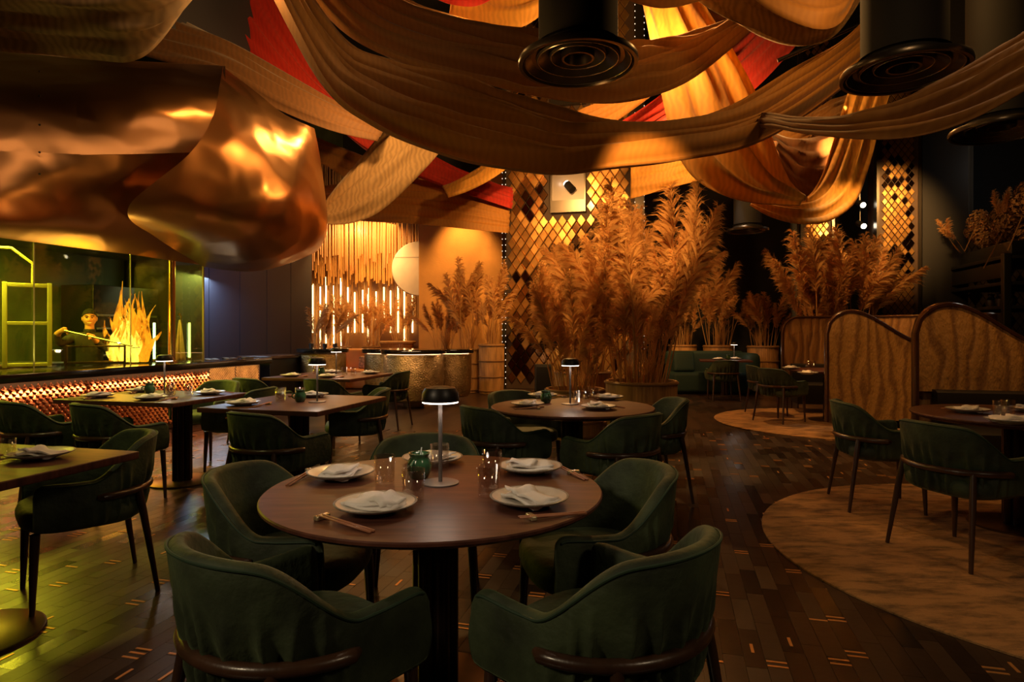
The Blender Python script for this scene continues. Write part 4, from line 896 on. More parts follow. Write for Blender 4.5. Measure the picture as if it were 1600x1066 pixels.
def pot(x, y, z, tn, rz=0):
    t = thing('jade_pot', 'small jade green glazed pot on the ' + tn, 'pot', (x, y, z + .0005), rz, 'jade pots')
    pots.build('body', 'jade', t, smooth=True)
    MB().tube([(-.044, 0, .03), (-.062, 0, .04), (-.064, 0, .06), (-.040, 0, .074)], .005, 8).build('handle', 'jade', t)
    MB().tube([(.01, 0, .085), (.02, .0, .115)], .003, 6).build('spoon', 'steel', t)
def lamp(x, y, z, tn, power=1.1):
    t = thing('table_lamp', 'black mushroom table lamp on the ' + tn, 'lamp', (x, y, z + .0005), 0, 'cordless table lamps')
    MB().lathe([(.068, 0), (.068, .006), (.064, .008), (.001, .008)], 40, caps=False).build('base', 'lamp_base', t)
    MB().lathe([(.0075, .008), (.0075, .31)], 14).build('stem', 'lamp_base', t)
    sh = MB().lathe([(.069, .303), (.070, .308), (.066, .335), (.056, .352), (.03, .358), (.001, .359)], 40, caps=False).build('shade', 'lamp_black', t)
    MB().lathe([(.066, .304), (.066, .2975), (.001, .2965)], 40, caps=False).build('diffuser', 'lamp_glow', sh)
    light('POINT', 'lamp_light', (x, y, z + .285), power, (1, .8, .62), None, .03)
# front table
T = 'front round table'; cx, cy = -.274, 2.235
for k, (px, py, where, sd) in enumerate(((587, 792, 'near left', 1), (533, 742, 'far left', -1), (676, 719, 'far side', 1), (828, 733, 'far right', 1), (827, 782, 'near right', 1))):
    p = Hh(px, py, TZ + .012); dx, dy = cx - p.x, cy - p.y
    setting(p.x, p.y, TZ, rot_to(dx, dy), T, where, k, chop=False)
def chops(pa, pb, rp, tn, where):
    a, b_ = Hh(*pa, TZ + .008), Hh(*pb, TZ + .008); c = (a + b_) / 2; an = math.atan2(-(b_ - a).x, (b_ - a).y); sd = Vector((math.cos(an), math.sin(an), 0))
    r_ = Hh(*rp, TZ); tag(place(me_rest, 'chopstick_rest', None, (r_.x, r_.y, TZ + .0005), an), 'gilt chopstick rest, %s on the %s' % (where, tn), 'chopstick rest', settings_group(tn))
    for s_ in (-.007, .007):
        q = place(me_chop, 'chopstick', None, c + sd * s_ + Vector((0, 0, TZ + .0098 - c.z))); q.rotation_euler = (.05 * (1 if (r_ - c).dot(b_ - a) > 0 else -1), 0, an); tag(q, 'wooden chopstick of the pair, %s on the %s' % (where, tn), 'chopstick', 'chopstick pair %s on the %s' % (where, tn))
chops((490, 806), (594, 832), (503, 812), T, 'near left'); chops((447, 758), (492, 735), (487, 738), T, 'far left'); chops((872, 730), (916, 748), (896, 741), T, 'far right'); chops((814, 812), (912, 800), (830, 812), T, 'near right')
for px, py, where in ((601, 757, 'left of the jade pot'), (646, 783, 'nearest the viewer'), (687, 735, 'behind the jade pot'), (763, 776, 'right of the lamp in front'), (769, 747, 'right of the lamp at the back')):
    p = Hh(px, py, TZ); glass(p.x, p.y, TZ, T, where)
p = Hh(655, 748, TZ); pot(p.x, p.y, TZ, T, 1.2); p = Hh(688, 756, TZ); lamp(p.x, p.y, TZ, T, 1.3)
# second round table
T = 'second round table'
for k, (px, py, where) in enumerate(((824, 633, 'near left'), (848, 619, 'far left'), (950, 622, 'far right'), (935, 637, 'near right'))):
    p = Hh(px, py, TZ + .012); dx, dy = .453 - p.x, 4.70 - p.y; setting(p.x, p.y, TZ, rot_to(dx, dy), T, where, k, True, 1 if k != 1 else -1)
for px, py, where in ((903, 632, 'just right of the lamp'), (917, 629, 'second right of the lamp'), (929, 627, 'third right of the lamp')): p = Hh(px, py, TZ); glass(p.x, p.y, TZ, T, where)
p = Hh(853, 630, TZ); pot(p.x, p.y, TZ, T, 2); p = Hh(891, 632, TZ); lamp(p.x, p.y, TZ, T, 1.6)
# right table
T = 'right rug table'; TZR = TZ + .0155
for k, (px, py, where) in enumerate(((1512, 642, 'far left'), (1578, 659, 'near side'), (1612, 641, 'far right'))):
    p = Hh(px, py, TZR + .012); dx, dy = 3.33 - p.x, 4.12 - p.y; setting(p.x, p.y, TZR, rot_to(dx, dy), T, where, k, k < 2, -1 if k == 0 else 1)
for px, py, where in ((1562, 652, 'left one between the plates'), (1575, 650, 'right one between the plates')): p = Hh(px, py, TZR); glass(p.x, p.y, TZR, T, where)
def square_items(T, x, y, w_, l_, lp, pp, gl, seats, power, z=TZ):
    M = Matrix.Rotation(ROOMROT, 3, 'Z'); c = Vector((x, y, 0))
    for k, (u, v, where) in enumerate(seats):
        p = c + M @ Vector((u, v, 0)); f = M @ Vector((-u, -v, 0)); 
        f = M @ (Vector((0, -math.copysign(1, v), 0)) if abs(v) / l_ > abs(u) / w_ else Vector((-math.copysign(1, u), 0, 0)))
        setting(p.x, p.y, z, rot_to(f.x, f.y), T, where, k)
    if lp: p = c + M @ Vector((*lp, 0)); lamp(p.x, p.y, z, T, power)
    if pp: p = c + M @ Vector((*pp, 0)); pot(p.x, p.y, z, T, .6)
    for u, v, where in gl: p = c + M @ Vector((u, v, 0)); glass(p.x, p.y, z, T, where)
square_items('copper counter table', -3.13, 5.48, 1.2, .9, (-.02, .12), (-.20, .14), ((.12, .05, 'right of the lamp'), (.24, .12, 'far right'), (.2, -.05, 'near right')), ((-.36, -.24, 'near left'), (.22, -.28, 'near right'), (-.42, .27, 'far left'), (.38, .22, 'far right')), 1.5)
square_items('middle square table', -1.71, 5.02, 1.0, 1.1, (.16, .0), (.02, -.02), ((-.12, -.08, 'left of the jade pot'), (-.06, .10, 'behind the jade pot'), (-.2, .05, 'furthest left')), ((-.28, -.32, 'near left'), (-.1, .36, 'far side')), 1.6)
square_items('rear square table', -2.36, 8.13, 1.2, 1.2, (.02, .1), (-.14, .0), ((.2, .0, 'right of the lamp'), (.28, .08, 'second right of the lamp'), (-.3, .12, 'left')), ((-.34, -.38, 'near left'), (.18, -.40, 'near right'), (-.22, .40, 'far left'), (.38, .36, 'far right')), 1.8)
square_items('corner table', -2.36, 2.56, 1.02, 1.0, None, None, (), ((.22, .26, 'far right'),), 1)
p = Hh(8, 725, TZ); glass(p.x, p.y, TZ, 'corner table', 'at the left picture edge')
T = 'far booth table'
for k, (px, py, where) in enumerate(((1236, 576, 'left'), (1262, 584, 'right'))): p = Hh(px, py, TZR + .01); setting(p.x, p.y, TZR, .5, T, where, k, False)
for px, py, where in ((1262, 575, 'left'), (1270, 575, 'right')): p = Hh(px, py, TZR); glass(p.x, p.y, TZR, T, where)
setting(4.2, 12.7, TZ, .2, 'sofa table', 'left', 0, False); setting(4.6, 12.85, TZ, .2, 'sofa table', 'right', 1, False); lamp(4.62, 12.98, TZ, 'sofa table', 2.0); pot(4.43, 12.78, TZ, 'sofa table')

# ------------------------------------------------------------------ brass drum stations
def drum(t, x, y, R_, h, m='hammered_brass', led=True, flut=0):
    MB().lathe([(R_ * .35, 0), (R_ * .35, .09)], 40, (x, y, 0)).build('plinth', 'brass_plate', t)
    MB().lathe([(R_ * .55, .09), (R_ * .78, .10), (R_ * .9, .14), (R_ * .965, .24), (R_, .45), (R_, h - .10)], 64, (x, y, 0)).build('drum_body', m, t)
    if led: MB().lathe([(R_ - .05, h - .085), (R_ - .05, h - .075)], 64, (x, y, 0), caps=False).build('light_ring', 'led_warm', t)
    MB().lathe([(R_ + .04, h - .075), (R_ + .05, h - .06), (R_ + .05, h - .01), (R_ + .04, h), (.001, h)], 64, (x, y, 0)).build('top', 'stone_black', t)
b0 = Hh(640, 640, 0)
st_ = thing('host_station', 'hammered brass station of three round drums with black tops', 'counter', (b0.x, b0.y + .45, 0))
drum(st_, 0, 0, .52, 1.0); drum(st_, -.62, .95, .46, .985); drum(st_, .60, .80, .36, .985)
for px, e in ((640, 9), (575, 6), (706, 6)):
    p = D(px, 553, 10.2 if px == 640 else 10.8); light('AREA', 'station_led', (p.x, p.y - .12, .92), e * .35, (1, .6, .3), (p.x, p.y + .15, .3), .7, size_y=.04)
b1 = D(494, 548, 11.2)
s2 = thing('service_drum', 'small brown-gold drum station at the end of the kitchen counter', 'counter', (b1.x, b1.y + .4, 0)); drum(s2, 0, 0, .42, 1.0, 'hammered_brass', False)
for k, (dx, lab) in enumerate(((-.2, 'left'), (.05, 'middle'), (.24, 'right'))):
    t = thing('cup_stack', 'dark stacked cups on the service drum, %s stack' % lab, 'cups', (b1.x + dx, b1.y + .35, 1.0), 0, 'cup stacks on the service drum')
    for j in range(3): MB().lathe([(.03, .0), (.045, .045), (.042, .045), (.028, .006)], 16, (0, 0, j * .022), caps=False).build('cup', 'dark_metal', t)
t = thing('side_counter', 'low dark counter between the kitchen counter and the service drum', 'counter', KT(5.1, -.55, 0), ROOMROT)
MB().rbox((0, 0, .42), (.6, 1.1, .84), .01).build('body', 'black', t); MB().rbox((0, 0, .865), (.66, 1.16, .05), .008).build('top', 'table_edge', t)

# ------------------------------------------------------------------ far lounge: rod curtain, tubes, panel, bench
rc = thing('rod_curtain', 'hanging curtain of amber rods in the glowing lounge', 'rod curtain', (D(570, 520, 16).x, 16.2, 3.0))
rn = random.Random(5)
for row, (dy, y0, y1, m, n_) in enumerate(((0, 395, 425, 'rod_brown', 46), (.25, 420, 448, 'rod_amber', 60), (.5, 432, 466, 'rod_amber', 60))):
    mb = MB()
    for k in range(n_):
        px = 478 + (660 - 478) * (k + rn.uniform(.2, .8)) / n_; d_ = 15.6 + dy; yb = rn.uniform(y0, y1); p = D(px, yb, d_)
        mb.tube([(p.x - rc.location.x, p.y - rc.location.y, p.z - 3.0), (p.x - rc.location.x, p.y - rc.location.y, 2.6)], .022, 6)
    o = mb.build('hanging_rods', m, rc); o['kind'] = 'stuff'
MB().box((0, 0, 2.65), (3.4, 1.0, .1)).build('hanging_frame', 'black', rc, smooth=False)
tb_ = thing('tube_light_wall', 'wall of glowing amber vertical light tubes behind the lounge bench', 'light wall', (D(570, 555, 16.8).x, 16.75, 0))
MB().box((0, .08, 2.0), (3.3, .05, 4.0)).build('backing', 'rod_brown', tb_, smooth=False)
for k in range(30):
    px = 486 + 165 * (k + rn.uniform(.15, .85)) / 30; p0 = D(px, rn.choice((551, 540, 520, 500)), 16.7); p1 = D(px, rn.uniform(425, 460), 16.7)
    MB().lathe([(.018, p0.z), (.018, p1.z)], 8).build('light_tube', 'tube_glow' if k % 2 == 0 else 'rod_amber', tb_, (p0.x - tb_.location.x, rn.uniform(-.08, .0), 0))
light('AREA', 'lounge_light', (D(570, 400, 15.0).x, 15.0, 3.6), 110, AMB, (D(570, 500, 16.6).x, 16.6, 1.8), 1.5)
light('POINT', 'lounge_point', (D(545, 372, 15.4).x, 15.3, 3.9), 40, (1, .7, .3), None, .06)
mo = D(655, 420, 15.5); t = thing('moon_disc', 'pale round disc half hidden behind the orange panel', 'wall lamp', (mo.x, mo.y, mo.z))
o = MB().lathe([(.66, -.03), (.68, 0), (.66, .03), (.001, .04)], 64).build('disc', 'moon', t); o.rotation_euler = (PI / 2, 0, 0)
o = MB().box((0, -.045, .28), (1.25, .006, .012)).build('seam', 'rim_glaze', t, smooth=False)
pn0, pn1 = D(655, 560, 15.3), D(792, 560, 15.0)
wp = struct(MB().box(((pn0.x + pn1.x) / 2, 15.3, 2.6), (pn1.x - pn0.x, .12, 5.2)).build('wall_panel', 'orange_panel', None, smooth=False), 'orange grasscloth wall panel behind the left pampas')
bn = thing('lounge_bench', 'orange leather lounge bench with rounded end', 'bench', (D(570, 560, 14.6).x + .12, 14.6, 0))
MB().rbox((0, 0, .22), (2.3, .65, .44), .08).build('seat', 'orange_leather', bn); MB().rbox((0, .36, .55), (2.3, .16, .72), .07).build('backrest', 'orange_leather', bn); MB().rbox((-1.0, -.1, .52), (.42, .85, .92), .16).build('arm', 'orange_leather', bn)
for px, lab in ((565, 'patterned cushion at left on the orange bench'), (583, 'patterned cushion in the middle on the orange bench'), (597, 'patterned cushion at right on the orange bench')):
    p = D(px, 545, 14.45); o = MB().rbox((0, 0, .15), (.22, .12, .30), .05).build('cushion', 'cushion_print', None, (p.x, 14.62, .445)); o.rotation_euler = (-.2, 0, rn.uniform(-.1, .1)); tag(o, lab, 'cushion', 'bench cushions')
ft = thing('fluted_console', 'pale console with fluted front at the right of the lounge', 'console', (-2.86, 15.62, 0))
MB().lathe([(.43, 1.02), (.45, 1.03), (.45, 1.07), (.43, 1.08)], 48).build('top', 'bamboo', ft)
MB().lathe([(.38, 0), (.38, 1.02)], 96, fr=lambda a: 1 + .03 * abs(math.sin(a * 24))).build('fluted_body', 'rod_amber', ft)

# ------------------------------------------------------------------ pampas and baskets
def plume_mesh(seed, droop, nb=110, nh=26):
    rn = random.Random(seed); mb = MB(); dr = Vector((rn.uniform(-1, 1), rn.uniform(-1, 1), 0)).normalized()
    def sp(v): return dr * (droop * v ** 2.4) + EZ * (v * (1 - .25 * droop * v))
    mb.tube([sp(i / 12) for i in range(13)], [.005 - .0035 * i / 12 for i in range(13)], 5)
    st0 = .46
    for k in range(nb):
        u = (k + rn.random()) / nb; v = st0 + (1 - st0) * u; c = sp(v); env = min(1, .35 + 2.6 * u) * (1 - .72 * u ** 2.5)
        a = rn.uniform(0, 2 * PI); tg = (sp(min(1, v + .03)) - sp(v - .03)).normalized(); o = Vector((math.cos(a), math.sin(a), 0)) + dr * .45; o = (o - tg * o.dot(tg)).normalized()
        bl = .21 * env * rn.uniform(.55, 1.2)
        def bp(w): return c + (tg * (.85 * w) + o * (.42 * w ** 1.2) - EZ * (.42 * w ** 2.4)) * bl
        mb.add([bp(0), bp(.5) + o.cross(tg) * .001, bp(1)], [(0, 1, 2)])
        for h in range(nh):
            w_ = rn.random() ** .8; b_ = bp(w_); t_ = (bp(min(1, w_ + .1)) - bp(max(0, w_ - .1))).normalized(); q = Vector((rn.uniform(-1, 1), rn.uniform(-1, 1), rn.uniform(-1.1, .5)))
            e = b_ + (t_ * .75 + q * .45) * rn.uniform(.025, .062) * (.5 + .5 * env); sd = t_.cross(q)
            if sd.length < 1e-4: continue
            sd = sd.normalized() * .0011; mb.add([b_ - sd, b_ + sd, e], [(0, 1, 2)])
    me = mb.mesh('plume', 'pampas', True); me.shade_smooth(); return me
PL = [plume_mesh(s_, d_) for s_, d_ in ((1, .08), (2, .20), (3, .34), (4, .14), (5, .45), (6, .26))]
def leaf_mesh(seed):
    rn = random.Random(seed); mb = MB()
    for k in range(60):
        a = rn.uniform(0, 2 * PI); o = Vector((math.cos(a), math.sin(a), 0)); h = rn.uniform(.5, 1.0); sp_ = rn.uniform(.05, .5); pts = [o * sp_ * (v ** 1.8) * h + EZ * (h * (v - .35 * sp_ * v * v * 1.6)) for v in (0, .3, .6, .85, 1)]
        sd = o.cross(EZ) * rn.uniform(.004, .008)
        for i in range(4):
            w0, w1 = 1 - i / 4.2, 1 - (i + 1) / 4.2; mb.add([pts[i] - sd * w0, pts[i] + sd * w0, pts[i + 1] + sd * w1, pts[i + 1] - sd * w1], [(0, 1, 2, 3)])
    me = mb.mesh('grass_leaves', 'pampas', True); return me
LV = [leaf_mesh(s) for s in (1, 2, 3)]
def basket(x, y, R_, h, label, square=False):
    t = thing('bamboo_basket', label, 'basket', (x, y, .001), random.uniform(0, 1), 'bamboo baskets')
    n = max(36, int(2 * PI * R_ / .02)); k = n // 2
    MB().lathe([(R_ * .93, 0), (R_ * .97, h * .3), (R_, h), (R_ - .03, h), (R_ - .05, h - .12)], n, fr=lambda a: 1 + .012 * math.cos(a * k), caps=False).build('slat_wall', 'bamboo', t, smooth=False)
    for z in (.06, .34, .66, .97):
        rr = R_ * (.93 + .07 * z) + .006; MB().lathe([(rr, z * h - .014), (rr + .014, z * h - .008), (rr + .014, z * h + .008), (rr, z * h + .014)], 48, caps=False).build('band', 'bamboo_band', t)
    MB().lathe([(R_ - .04, h - .10), (.001, h - .08)], 32, caps=False).build('filling', 'basket_soil', t)
    MB().lathe([(R_ * .92, .004), (.001, .004)], 32, caps=False).build('bottom', 'bamboo_band', t)
def pampas(x, y, z, n, hmin, hmax, spread, label, seed, lean=(0, 0), scale=1.0, rad=.3, leaves=3):
    rn = random.Random(seed); t = thing('pampas_bunch', label, 'dried grass', (x, y, z), 0, 'dried pampas bunches')
    for k in range(n):
        a = rn.uniform(0, 2 * PI); rr = rad * math.sqrt(rn.random()); h = hmin + (hmax - hmin) * (rn.random() ** .8 if k else 1)
        o = place(PL[rn.randrange(len(PL))], 'plume', t, (rr * math.cos(a), rr * math.sin(a), 0)); sxy = h * rn.uniform(.75, 1.05) * scale
        tl = .62 * spread * (rr / rad) * rn.uniform(.5, 1.2); o.rotation_mode = 'XYZ'; o.scale = (sxy, sxy, h)
        q = Vector((math.cos(a) * math.sin(tl) + lean[0], math.sin(a) * math.sin(tl) + lean[1], math.cos(tl))).normalized().to_track_quat('Z', 'Y'); o.rotation_euler = (q @ Matrix.Rotation(rn.uniform(0, 6.28), 3, 'Z').to_quaternion()).to_euler()
    for k in range(leaves):
        a = rn.uniform(0, 2 * PI); o = place(LV[k % 3], 'grass_leaves', t, (rad * .5 * math.cos(a), rad * .5 * math.sin(a), 0), a); s_ = hmin * rn.uniform(.7, 1.0); o.scale = (s_, s_, s_)
    return t
basket(1.54, 7.45, .42, .72, 'big bamboo basket right behind the second round table')
basket(.78, 7.75, .36, .60, 'bamboo basket half hidden under the second round table')
basket(1.0, 8.9, .40, .75, 'bamboo basket in the middle at the foot of the tall pampas')
pampas(1.54, 7.45, .62, 46, .75, 2.5, .34, 'tallest golden pampas bunch right of the column', 21, (.05, 0), 1.0, .3, 5)
pampas(.78, 7.75, .50, 34, .6, 1.75, .40, 'golden pampas bunch in front of the tiled column', 22, (-.03, 0), 1.0, .26, 5)
pampas(1.0, 8.9, .65, 36, .8, 2.1, .40, 'golden pampas bunch between column and tallest plumes', 23, (0, 0), 1.0, .3, 4)
for k, (px, d_, h, lab) in enumerate(((732, 13.6, .95, 'left bamboo basket beside the brass station'), (768, 13.3, 1.05, 'right bamboo basket beside the column edge'), (692, 14.2, .9, 'hidden bamboo basket behind the brass station'))):
    x = (px - 800) / F * d_; basket(x, d_, .27, h, lab); pampas(x, d_, h - .1, 15 if k != 2 else 16, 1.0, (2.1, 1.9, 1.3)[k], .28, 'shaded pampas bunch against the orange panel, ' + ('centre' if k == 0 else 'right' if k == 1 else 'left'), 30 + k, (0, 0), 1.0, .2, 3)
for k, (px, d_, h, lab, hm) in enumerate(((1122, 14.4, 1.0, 'bamboo basket behind the green sofa', 2.3), (1192, 13.9, 1.0, 'bamboo basket right of the green sofa', 1.35), (1066, 15.0, 1.0, 'bamboo basket behind the left end of the sofa', 1.6))):
    x = (px - 800) / F * d_; basket(x, d_, .33, h, lab); pampas(x, d_, h - .1, 20, .9, hm, .38, 'lit pampas bunch behind the green sofa, ' + ('middle' if k == 0 else 'right' if k == 1 else 'left'), 40 + k, (0, 0), 1.0, .25, 3)
for k, (px, d_, lab) in enumerate(((1276, 12.1, 'left'), (1332, 12.1, 'right'))):
    x = (px - 800) / F * d_; basket(x, d_, .32, 1.05, 'bamboo basket behind the far booth, ' + lab); pampas(x, d_, .95, 26, .9, 2.4, .22, 'pampas bunch rising behind the far booth, ' + lab, 50 + k, (0, 0), 1.0, .3, 3)
x = (497 - 800) / F * 13.2; basket(x, 13.2, .24, .9, 'bamboo basket beside the navy wall at the lounge'); pampas(x, 13.2, .8, 12, .7, 1.15, .36, 'rust coloured pampas beside the navy wall', 60, (0, 0), 1.0, .18, 3)
for k, px in enumerate((535, 580, 625)):
    yb_ = 15.75 if k < 2 else 16.34; x = (px - 800) / F * yb_; basket(x, yb_, .22, .95, 'bamboo basket behind the orange bench, ' + ('left', 'middle', 'right')[k]); pampas(x, yb_, .85, 12, .8, 1.5, .4, 'backlit pampas behind the orange bench, ' + ('left', 'middle', 'right')[k], 65 + k, (0, 0), 1.0, .18, 3)
t = tag(MB().rbox((0, 0, .31), (.36, .3, .62), .015).build('floor_speaker', 'black_matte', None, (D(849, 600, 13.2).x, 13.2, .001)), 'black box speaker at the foot of the tiled column', 'speaker')
MB().rbox((0, -.155, .33), (.30, .012, .5), .004).build('grille', 'black', t)

# ------------------------------------------------------------------ sofa
sf = thing('green_sofa', 'dark green velvet sofa with rounded arm at the far end', 'sofa', (4.25, 13.45, 0))
MB().rbox((0, 0, .24), (1.7, .75, .40), .06).build('seat', 'sofa_green', sf); MB().rbox((0, .36, .58), (1.7, .2, .62), .08).build('backrest', 'sofa_green', sf)
MB().rbox((.80, -.05, .46), (.30, .82, .80), .13).build('arm', 'sofa_green', sf); MB().rbox((0, 0, .03), (1.5, .6, .06), .01).build('plinth', 'black', sf)
o = tag(MB().rbox((0, 0, .22), (.46, .16, .44), .07).build('cushion', 'sofa_green', None, (3.72, 13.48, .445)), 'square green cushion at the left of the sofa', 'cushion'); o.rotation_euler = (-.22, 0, 0)

# ------------------------------------------------------------------ booths
def booth(label, Mx, My, far_flat):
    t = thing('curved_booth', label, 'booth', (Mx, My, floor_z(Mx, My)), ROOMROT, 'curved booths')
    HQ, LR = 1.55, .85; arc = PI * HQ; tot = 2 * LR + arc
    def path(s):
        if s < LR: return Vector((s, -HQ, 0)), Vector((0, -1, 0))
        if s < LR + arc:
            a = (s - LR) / HQ; return Vector((LR + HQ * math.sin(a), -HQ * math.cos(a), 0)), Vector((math.sin(a), -math.cos(a), 0))
        return Vector((LR - (s - LR - arc), HQ, 0)), Vector((0, 1, 0))
    def top(s):
        e = min(s, tot - s); h = 1.53
        dip = ss(.25, 1.05, e) * .38
        if far_flat and s > tot / 2: dip = 0
        h -= dip; c = .26
        if e < c: h -= c * (1 - math.sqrt(max(0, 1 - (1 - e / c) ** 2)))
        return h
    n = 110
    for nm, off, zb, m, sg in (('woven_back', .045, .24, 'woven_wave', 1), ('woven_front', -.045, .74, 'woven_wave', -1)):
        me = MB(); rows = []
        for i in range(n + 1):
            s = tot * i / n; p, nn = path(s); zt = max(top(s), zb + .05); b_ = zb
            e = min(s, tot - s)
            if nm == 'woven_back' and e < .14: b_ = zb + .14 * (1 - math.sqrt(max(0, 1 - (1 - e / .14) ** 2)))
            rows.append([p + nn * (off + .012 * sg * math.sin(PI * k / 14)) + EZ * (b_ + (zt - b_) * k / 14) for k in range(15)])
        o = me.grid(rows).build(nm, m, t, smooth=True)
        uv = o.data.uv_layers.new(name='uv')
        for pl in o.data.polygons:
            for li in pl.loop_indices:
                vi = o.data.loops[li].vertex_index; i, k = divmod(vi, 15); uv.data[li].uv = (tot * i / n, o.data.vertices[vi].co.z * .35)
    edge = []; S_ = [tot * i / 200 for i in range(201)]
    e0 = []
    for s in S_: e0.append(path(s)[0] + EZ * max(top(s), .5))
    edge = [path(0)[0] + EZ * .20] + e0 + [path(tot)[0] + EZ * .20]
    rows = []
    for i, p in enumerate(edge):
        s = min(max(i - 1, 0), 200) / 200 * tot; nn = path(s)[1]; tgt = (edge[min(i + 1, len(edge) - 1)] - edge[max(i - 1, 0)]).normalized(); upv = nn.cross(tgt).normalized()
        if upv.z < 0 and 3 < i < len(edge) - 4: upv = -upv
        if i <= 3 or i >= len(edge) - 4: upv = Vector((-1, 0, 0)) if abs(upv.x) > abs(upv.z) else (upv if upv.z > 0 else -upv)
        rows.append([p + nn * .06 - upv * .012, p + nn * .06 + upv * .012, p + nn * .03 + upv * .024, p - nn * .03 + upv * .024, p - nn * .06 + upv * .012, p - nn * .06 - upv * .012])
    MB().grid(rows, True).build('edge_trim', 'table_edge', t)
    for nm, zlo, zhi, oi, oo in (('seat_back', .46, .76, -.16, -.04), ('seat_base', .14, .46, -.62, -.04)):
        rows = []
        for i in range(n + 1):
            s = .12 + (tot - .24) * i / n; p, nn = path(s); rows.append([p + nn * oo + EZ * zlo, p + nn * oi + EZ * zlo, p + nn * (oi - .02) + EZ * (zlo + zhi) / 2, p + nn * oi + EZ * (zhi - .02), p + nn * (oi + .04) + EZ * zhi, p + nn * oo + EZ * zhi])
        mb = MB().grid(rows, True); mb.f.append(tuple(range(6))); mb.f.append(tuple(n * 6 + k for k in range(6))[::-1]); mb.build(nm, 'booth_leather', t)
    for s in (.14, .24, tot * .25, tot * .5, tot * .75, tot - .24, tot - .14):
        p, nn = path(s); MB().tube([p + EZ * .28, p], [.018, .012], 8).build('leg', 'chair_wood', t)
    return t
booth('curved booth with tall woven back and dark seat behind the right rug table', *(RQ(1.98, 4.86).xy), False) if False else None
be = D(1430, 520, 5.75); m1 = Vector((be.x, be.y, 0)) - ED * 1.55
booth('nearest curved woven booth screen with dark seat, cut by the right picture edge', m1.x, m1.y, False)
be = D(1292, 520, 7.55); m2 = Vector((be.x, be.y, 0)) + ED * 1.55
booth('far curved woven booth wrapping around the table on the back rug', m2.x, m2.y, True)

# ------------------------------------------------------------------ right side: rack, panels, planter
rk = thing('shelf_rack', 'tall open black shelf rack behind the right booth', 'shelf', RQ(5.45, 12.2), ROOMROT)
for x in (0, 1.9):
    for y in (0, 2.1): MB().rbox((x, y, 1.31), (.11, .11, 2.62), .008).build('post', 'rack_black', rk)
for z in (.5, 1.15, 1.72, 2.12, 2.56):
    MB().rbox((.95, 1.05, z), (2.0, 2.2, .06), .006).build('shelf', 'rack_black', rk)
for z in (1.45, 2.3): MB().rbox((-.02, 1.05, z + .05), (.03, 2.0, .26), .004).build('rail_panel', 'rack_black', rk)
pt = thing('planter_trough', 'dark planter box on top of the shelf rack', 'planter', RQ(5.55, 13.1, 2.592), ROOMROT)
MB().rbox((.25, 0, .12), (.6, 1.9, .24), .02).build('box', 'black', pt)
def flower_head(seed):
    rn = random.Random(seed); mb = MB()
    for k in range(260):
        u = rn.uniform(-1, 1); a = rn.uniform(0, 6.28); d_ = Vector((math.sqrt(1 - u * u) * math.cos(a), math.sqrt(1 - u * u) * math.sin(a), u)); c = d_ * rn.uniform(.75, 1.0) * .17; x = d_.orthogonal().normalized(); y = d_.cross(x); s_ = rn.uniform(.018, .035)
        mb.add([c - x * s_, c - y * s_ * .8 + d_ * .012, c + x * s_, c + y * s_ * .8 + d_ * .012], [(0, 1, 2, 3)])
    mb.tube([(0, 0, -.6), (0, 0, -.05)], .008, 5)
    me = mb.mesh('flower_head', 'dried_flower', False); return me
FH = [flower_head(k) for k in range(3)]; FHP = [m_.copy() for m_ in FH]
for m_ in FHP: m_.materials[0] = MATS['dried_flower_pale']
fl = thing('dried_flowers', 'brown dried hydrangea heads heaped over the planter box', 'dried flowers', RQ(5.8, 12.95, 2.85), ROOMROT)
for k in range(46):
    u = rn.random(); v = rn.uniform(-1, 1); o = place((FHP if k % 9 == 0 else FH)[k % 3], 'flower_head', fl, (rn.uniform(-.3, .5) + .35 * (1 - u), v * .95, .08 + .75 * rn.random() * (1 - .5 * abs(v)) * (1.25 if v < 0 else .9))); o.rotation_euler = (rn.uniform(-.5, .5), rn.uniform(-.5, .5), rn.uniform(0, 6)); s_ = rn.uniform(.8, 1.35); o.scale = (s_,) * 3
pampas(*RQ(5.5, 13.8, 2.83), 3, .6, .8, .9, 'drooping pale plumes at the left end of the shelf rack', 71, (-.55, 0), 1.2, .1, 0)
pampas(*RQ(5.6, 13.0, 3.0), 3, .7, .95, .5, 'pale plumes standing up from the planter box', 72, (-.1, 0), 1.1, .15, 0)
for k in range(3):
    p = RQ(5.75, 12.7 + .35 * k, 1.751); t = thing('dark_vase', 'dark vase on the rack shelf, ' + ('nearest', 'middle', 'furthest')[k], 'vase', p, 0, 'vases on the rack'); MB().lathe([(.05, 0), (.09, .06), (.09, .14), (.04, .2), (.05, .24)], 20).build('body', 'dark_metal', t); MB().lathe([(.052, .235), (.056, .243), (.05, .25)], 20, caps=False).build('lip', 'bronze_rod', t)
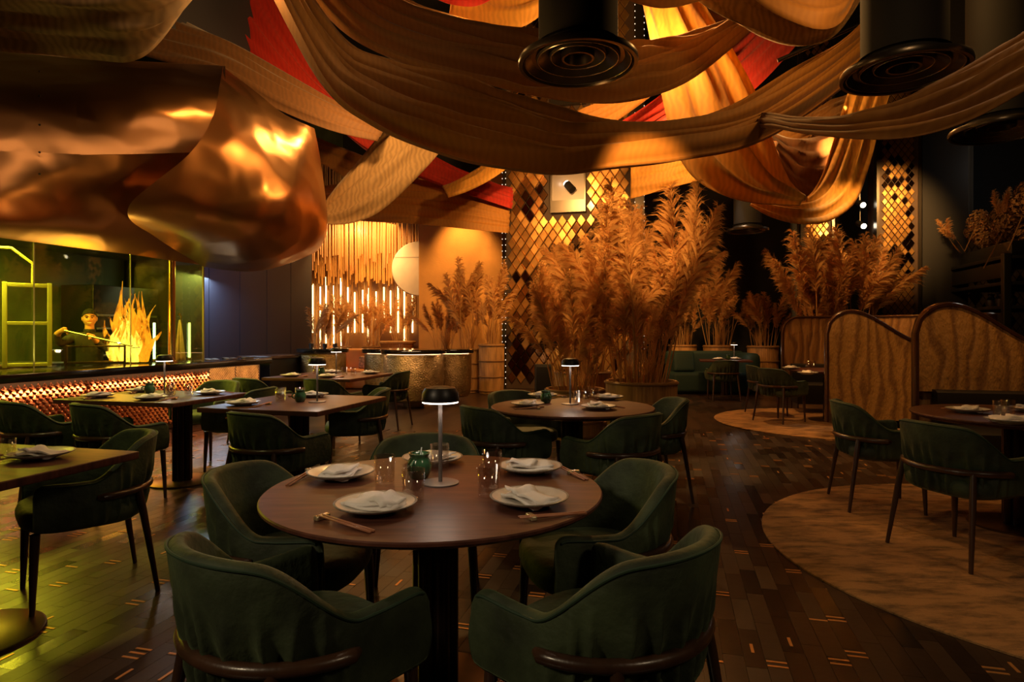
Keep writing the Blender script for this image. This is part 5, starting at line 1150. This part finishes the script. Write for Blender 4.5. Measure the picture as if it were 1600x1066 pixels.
# panels on the far right
a, b_ = D(1462, 335, 14.4), D(1521, 200, 14.4)
gp = thing('cloth_banner', 'grey-brown cloth banner hanging behind the dried flowers', 'banner', ((a.x + b_.x) / 2, 14.4, a.z))
rows = [[((u / 24 - .5) * (b_.x - a.x), .02 * math.sin(u * 1.7), z) for u in range(25)] for z in (0, 1, 2, 3.2)]
o = MB().grid(rows).build('cloth', 'grey_cloth', gp, smooth=True); o.modifiers.new('thickness', 'SOLIDIFY').thickness = .01
MB().tube([(-(b_.x - a.x) / 2, 0, 0), ((b_.x - a.x) / 2, 0, 0)], .02, 8).build('hem_bar', 'lamp_base', gp); MB().tube([(-(b_.x - a.x) / 2, 0, 3.2), ((b_.x - a.x) / 2, 0, 3.2)], .02, 8).build('top_bar', 'black', gp)
a, b_ = D(1520, 430, 14.9), D(1578, 190, 14.9)
struct(MB().box(((a.x + b_.x) / 2, 14.9, (a.z + b_.z) / 2 - 1.2), (b_.x - a.x, .1, b_.z - a.z + 2.4)).build('wall_woven', 'woven_panel', None, smooth=False), 'brown woven wall panel at far right')
tp = thing('tiled_screen', None, None, (D(1560, 520, 14.6).x, 14.55, 0), ROOMROT); struct(tp, 'dim bronze diamond tiled screen behind the shelf rack')
MB().box((0, .06, 1.9), (3.4, .1, 3.8)).build('backing', 'tile_back', tp, smooth=False); tile_face(tp, -1.7, 1.7, .6, 3.8, 0, .15, .24, .02, None, 300)
for px, py, d_, lab in ((1349, 320, 12.9, 'bright white spotlight above the right pampas, upper'), (1350, 353, 13.0, 'bright white spotlight above the right pampas, lower')):
    p = D(px, py, d_); t = thing('track_spotlight', lab, 'spotlight', p, 0, 'track spotlights'); MB().tube([(0, .02, 0), (0, .22, .1)], .06, 14).build('housing', 'black', t); o = MB().lathe([(.055, 0), (.055, .01)], 16).build('lens', 'spot_glow', t, (0, .012, -.004)); o.rotation_euler = (PI / 2 + .4, 0, 0)
    MB().tube([(0, .15, .1), (0, .15, 4.0)], .012, 6).build('stem', 'black', t)
p = D(1590, 245, 12.0); light('POINT', 'right_white_light', p, 12, (1, .93, .82), None, .05)
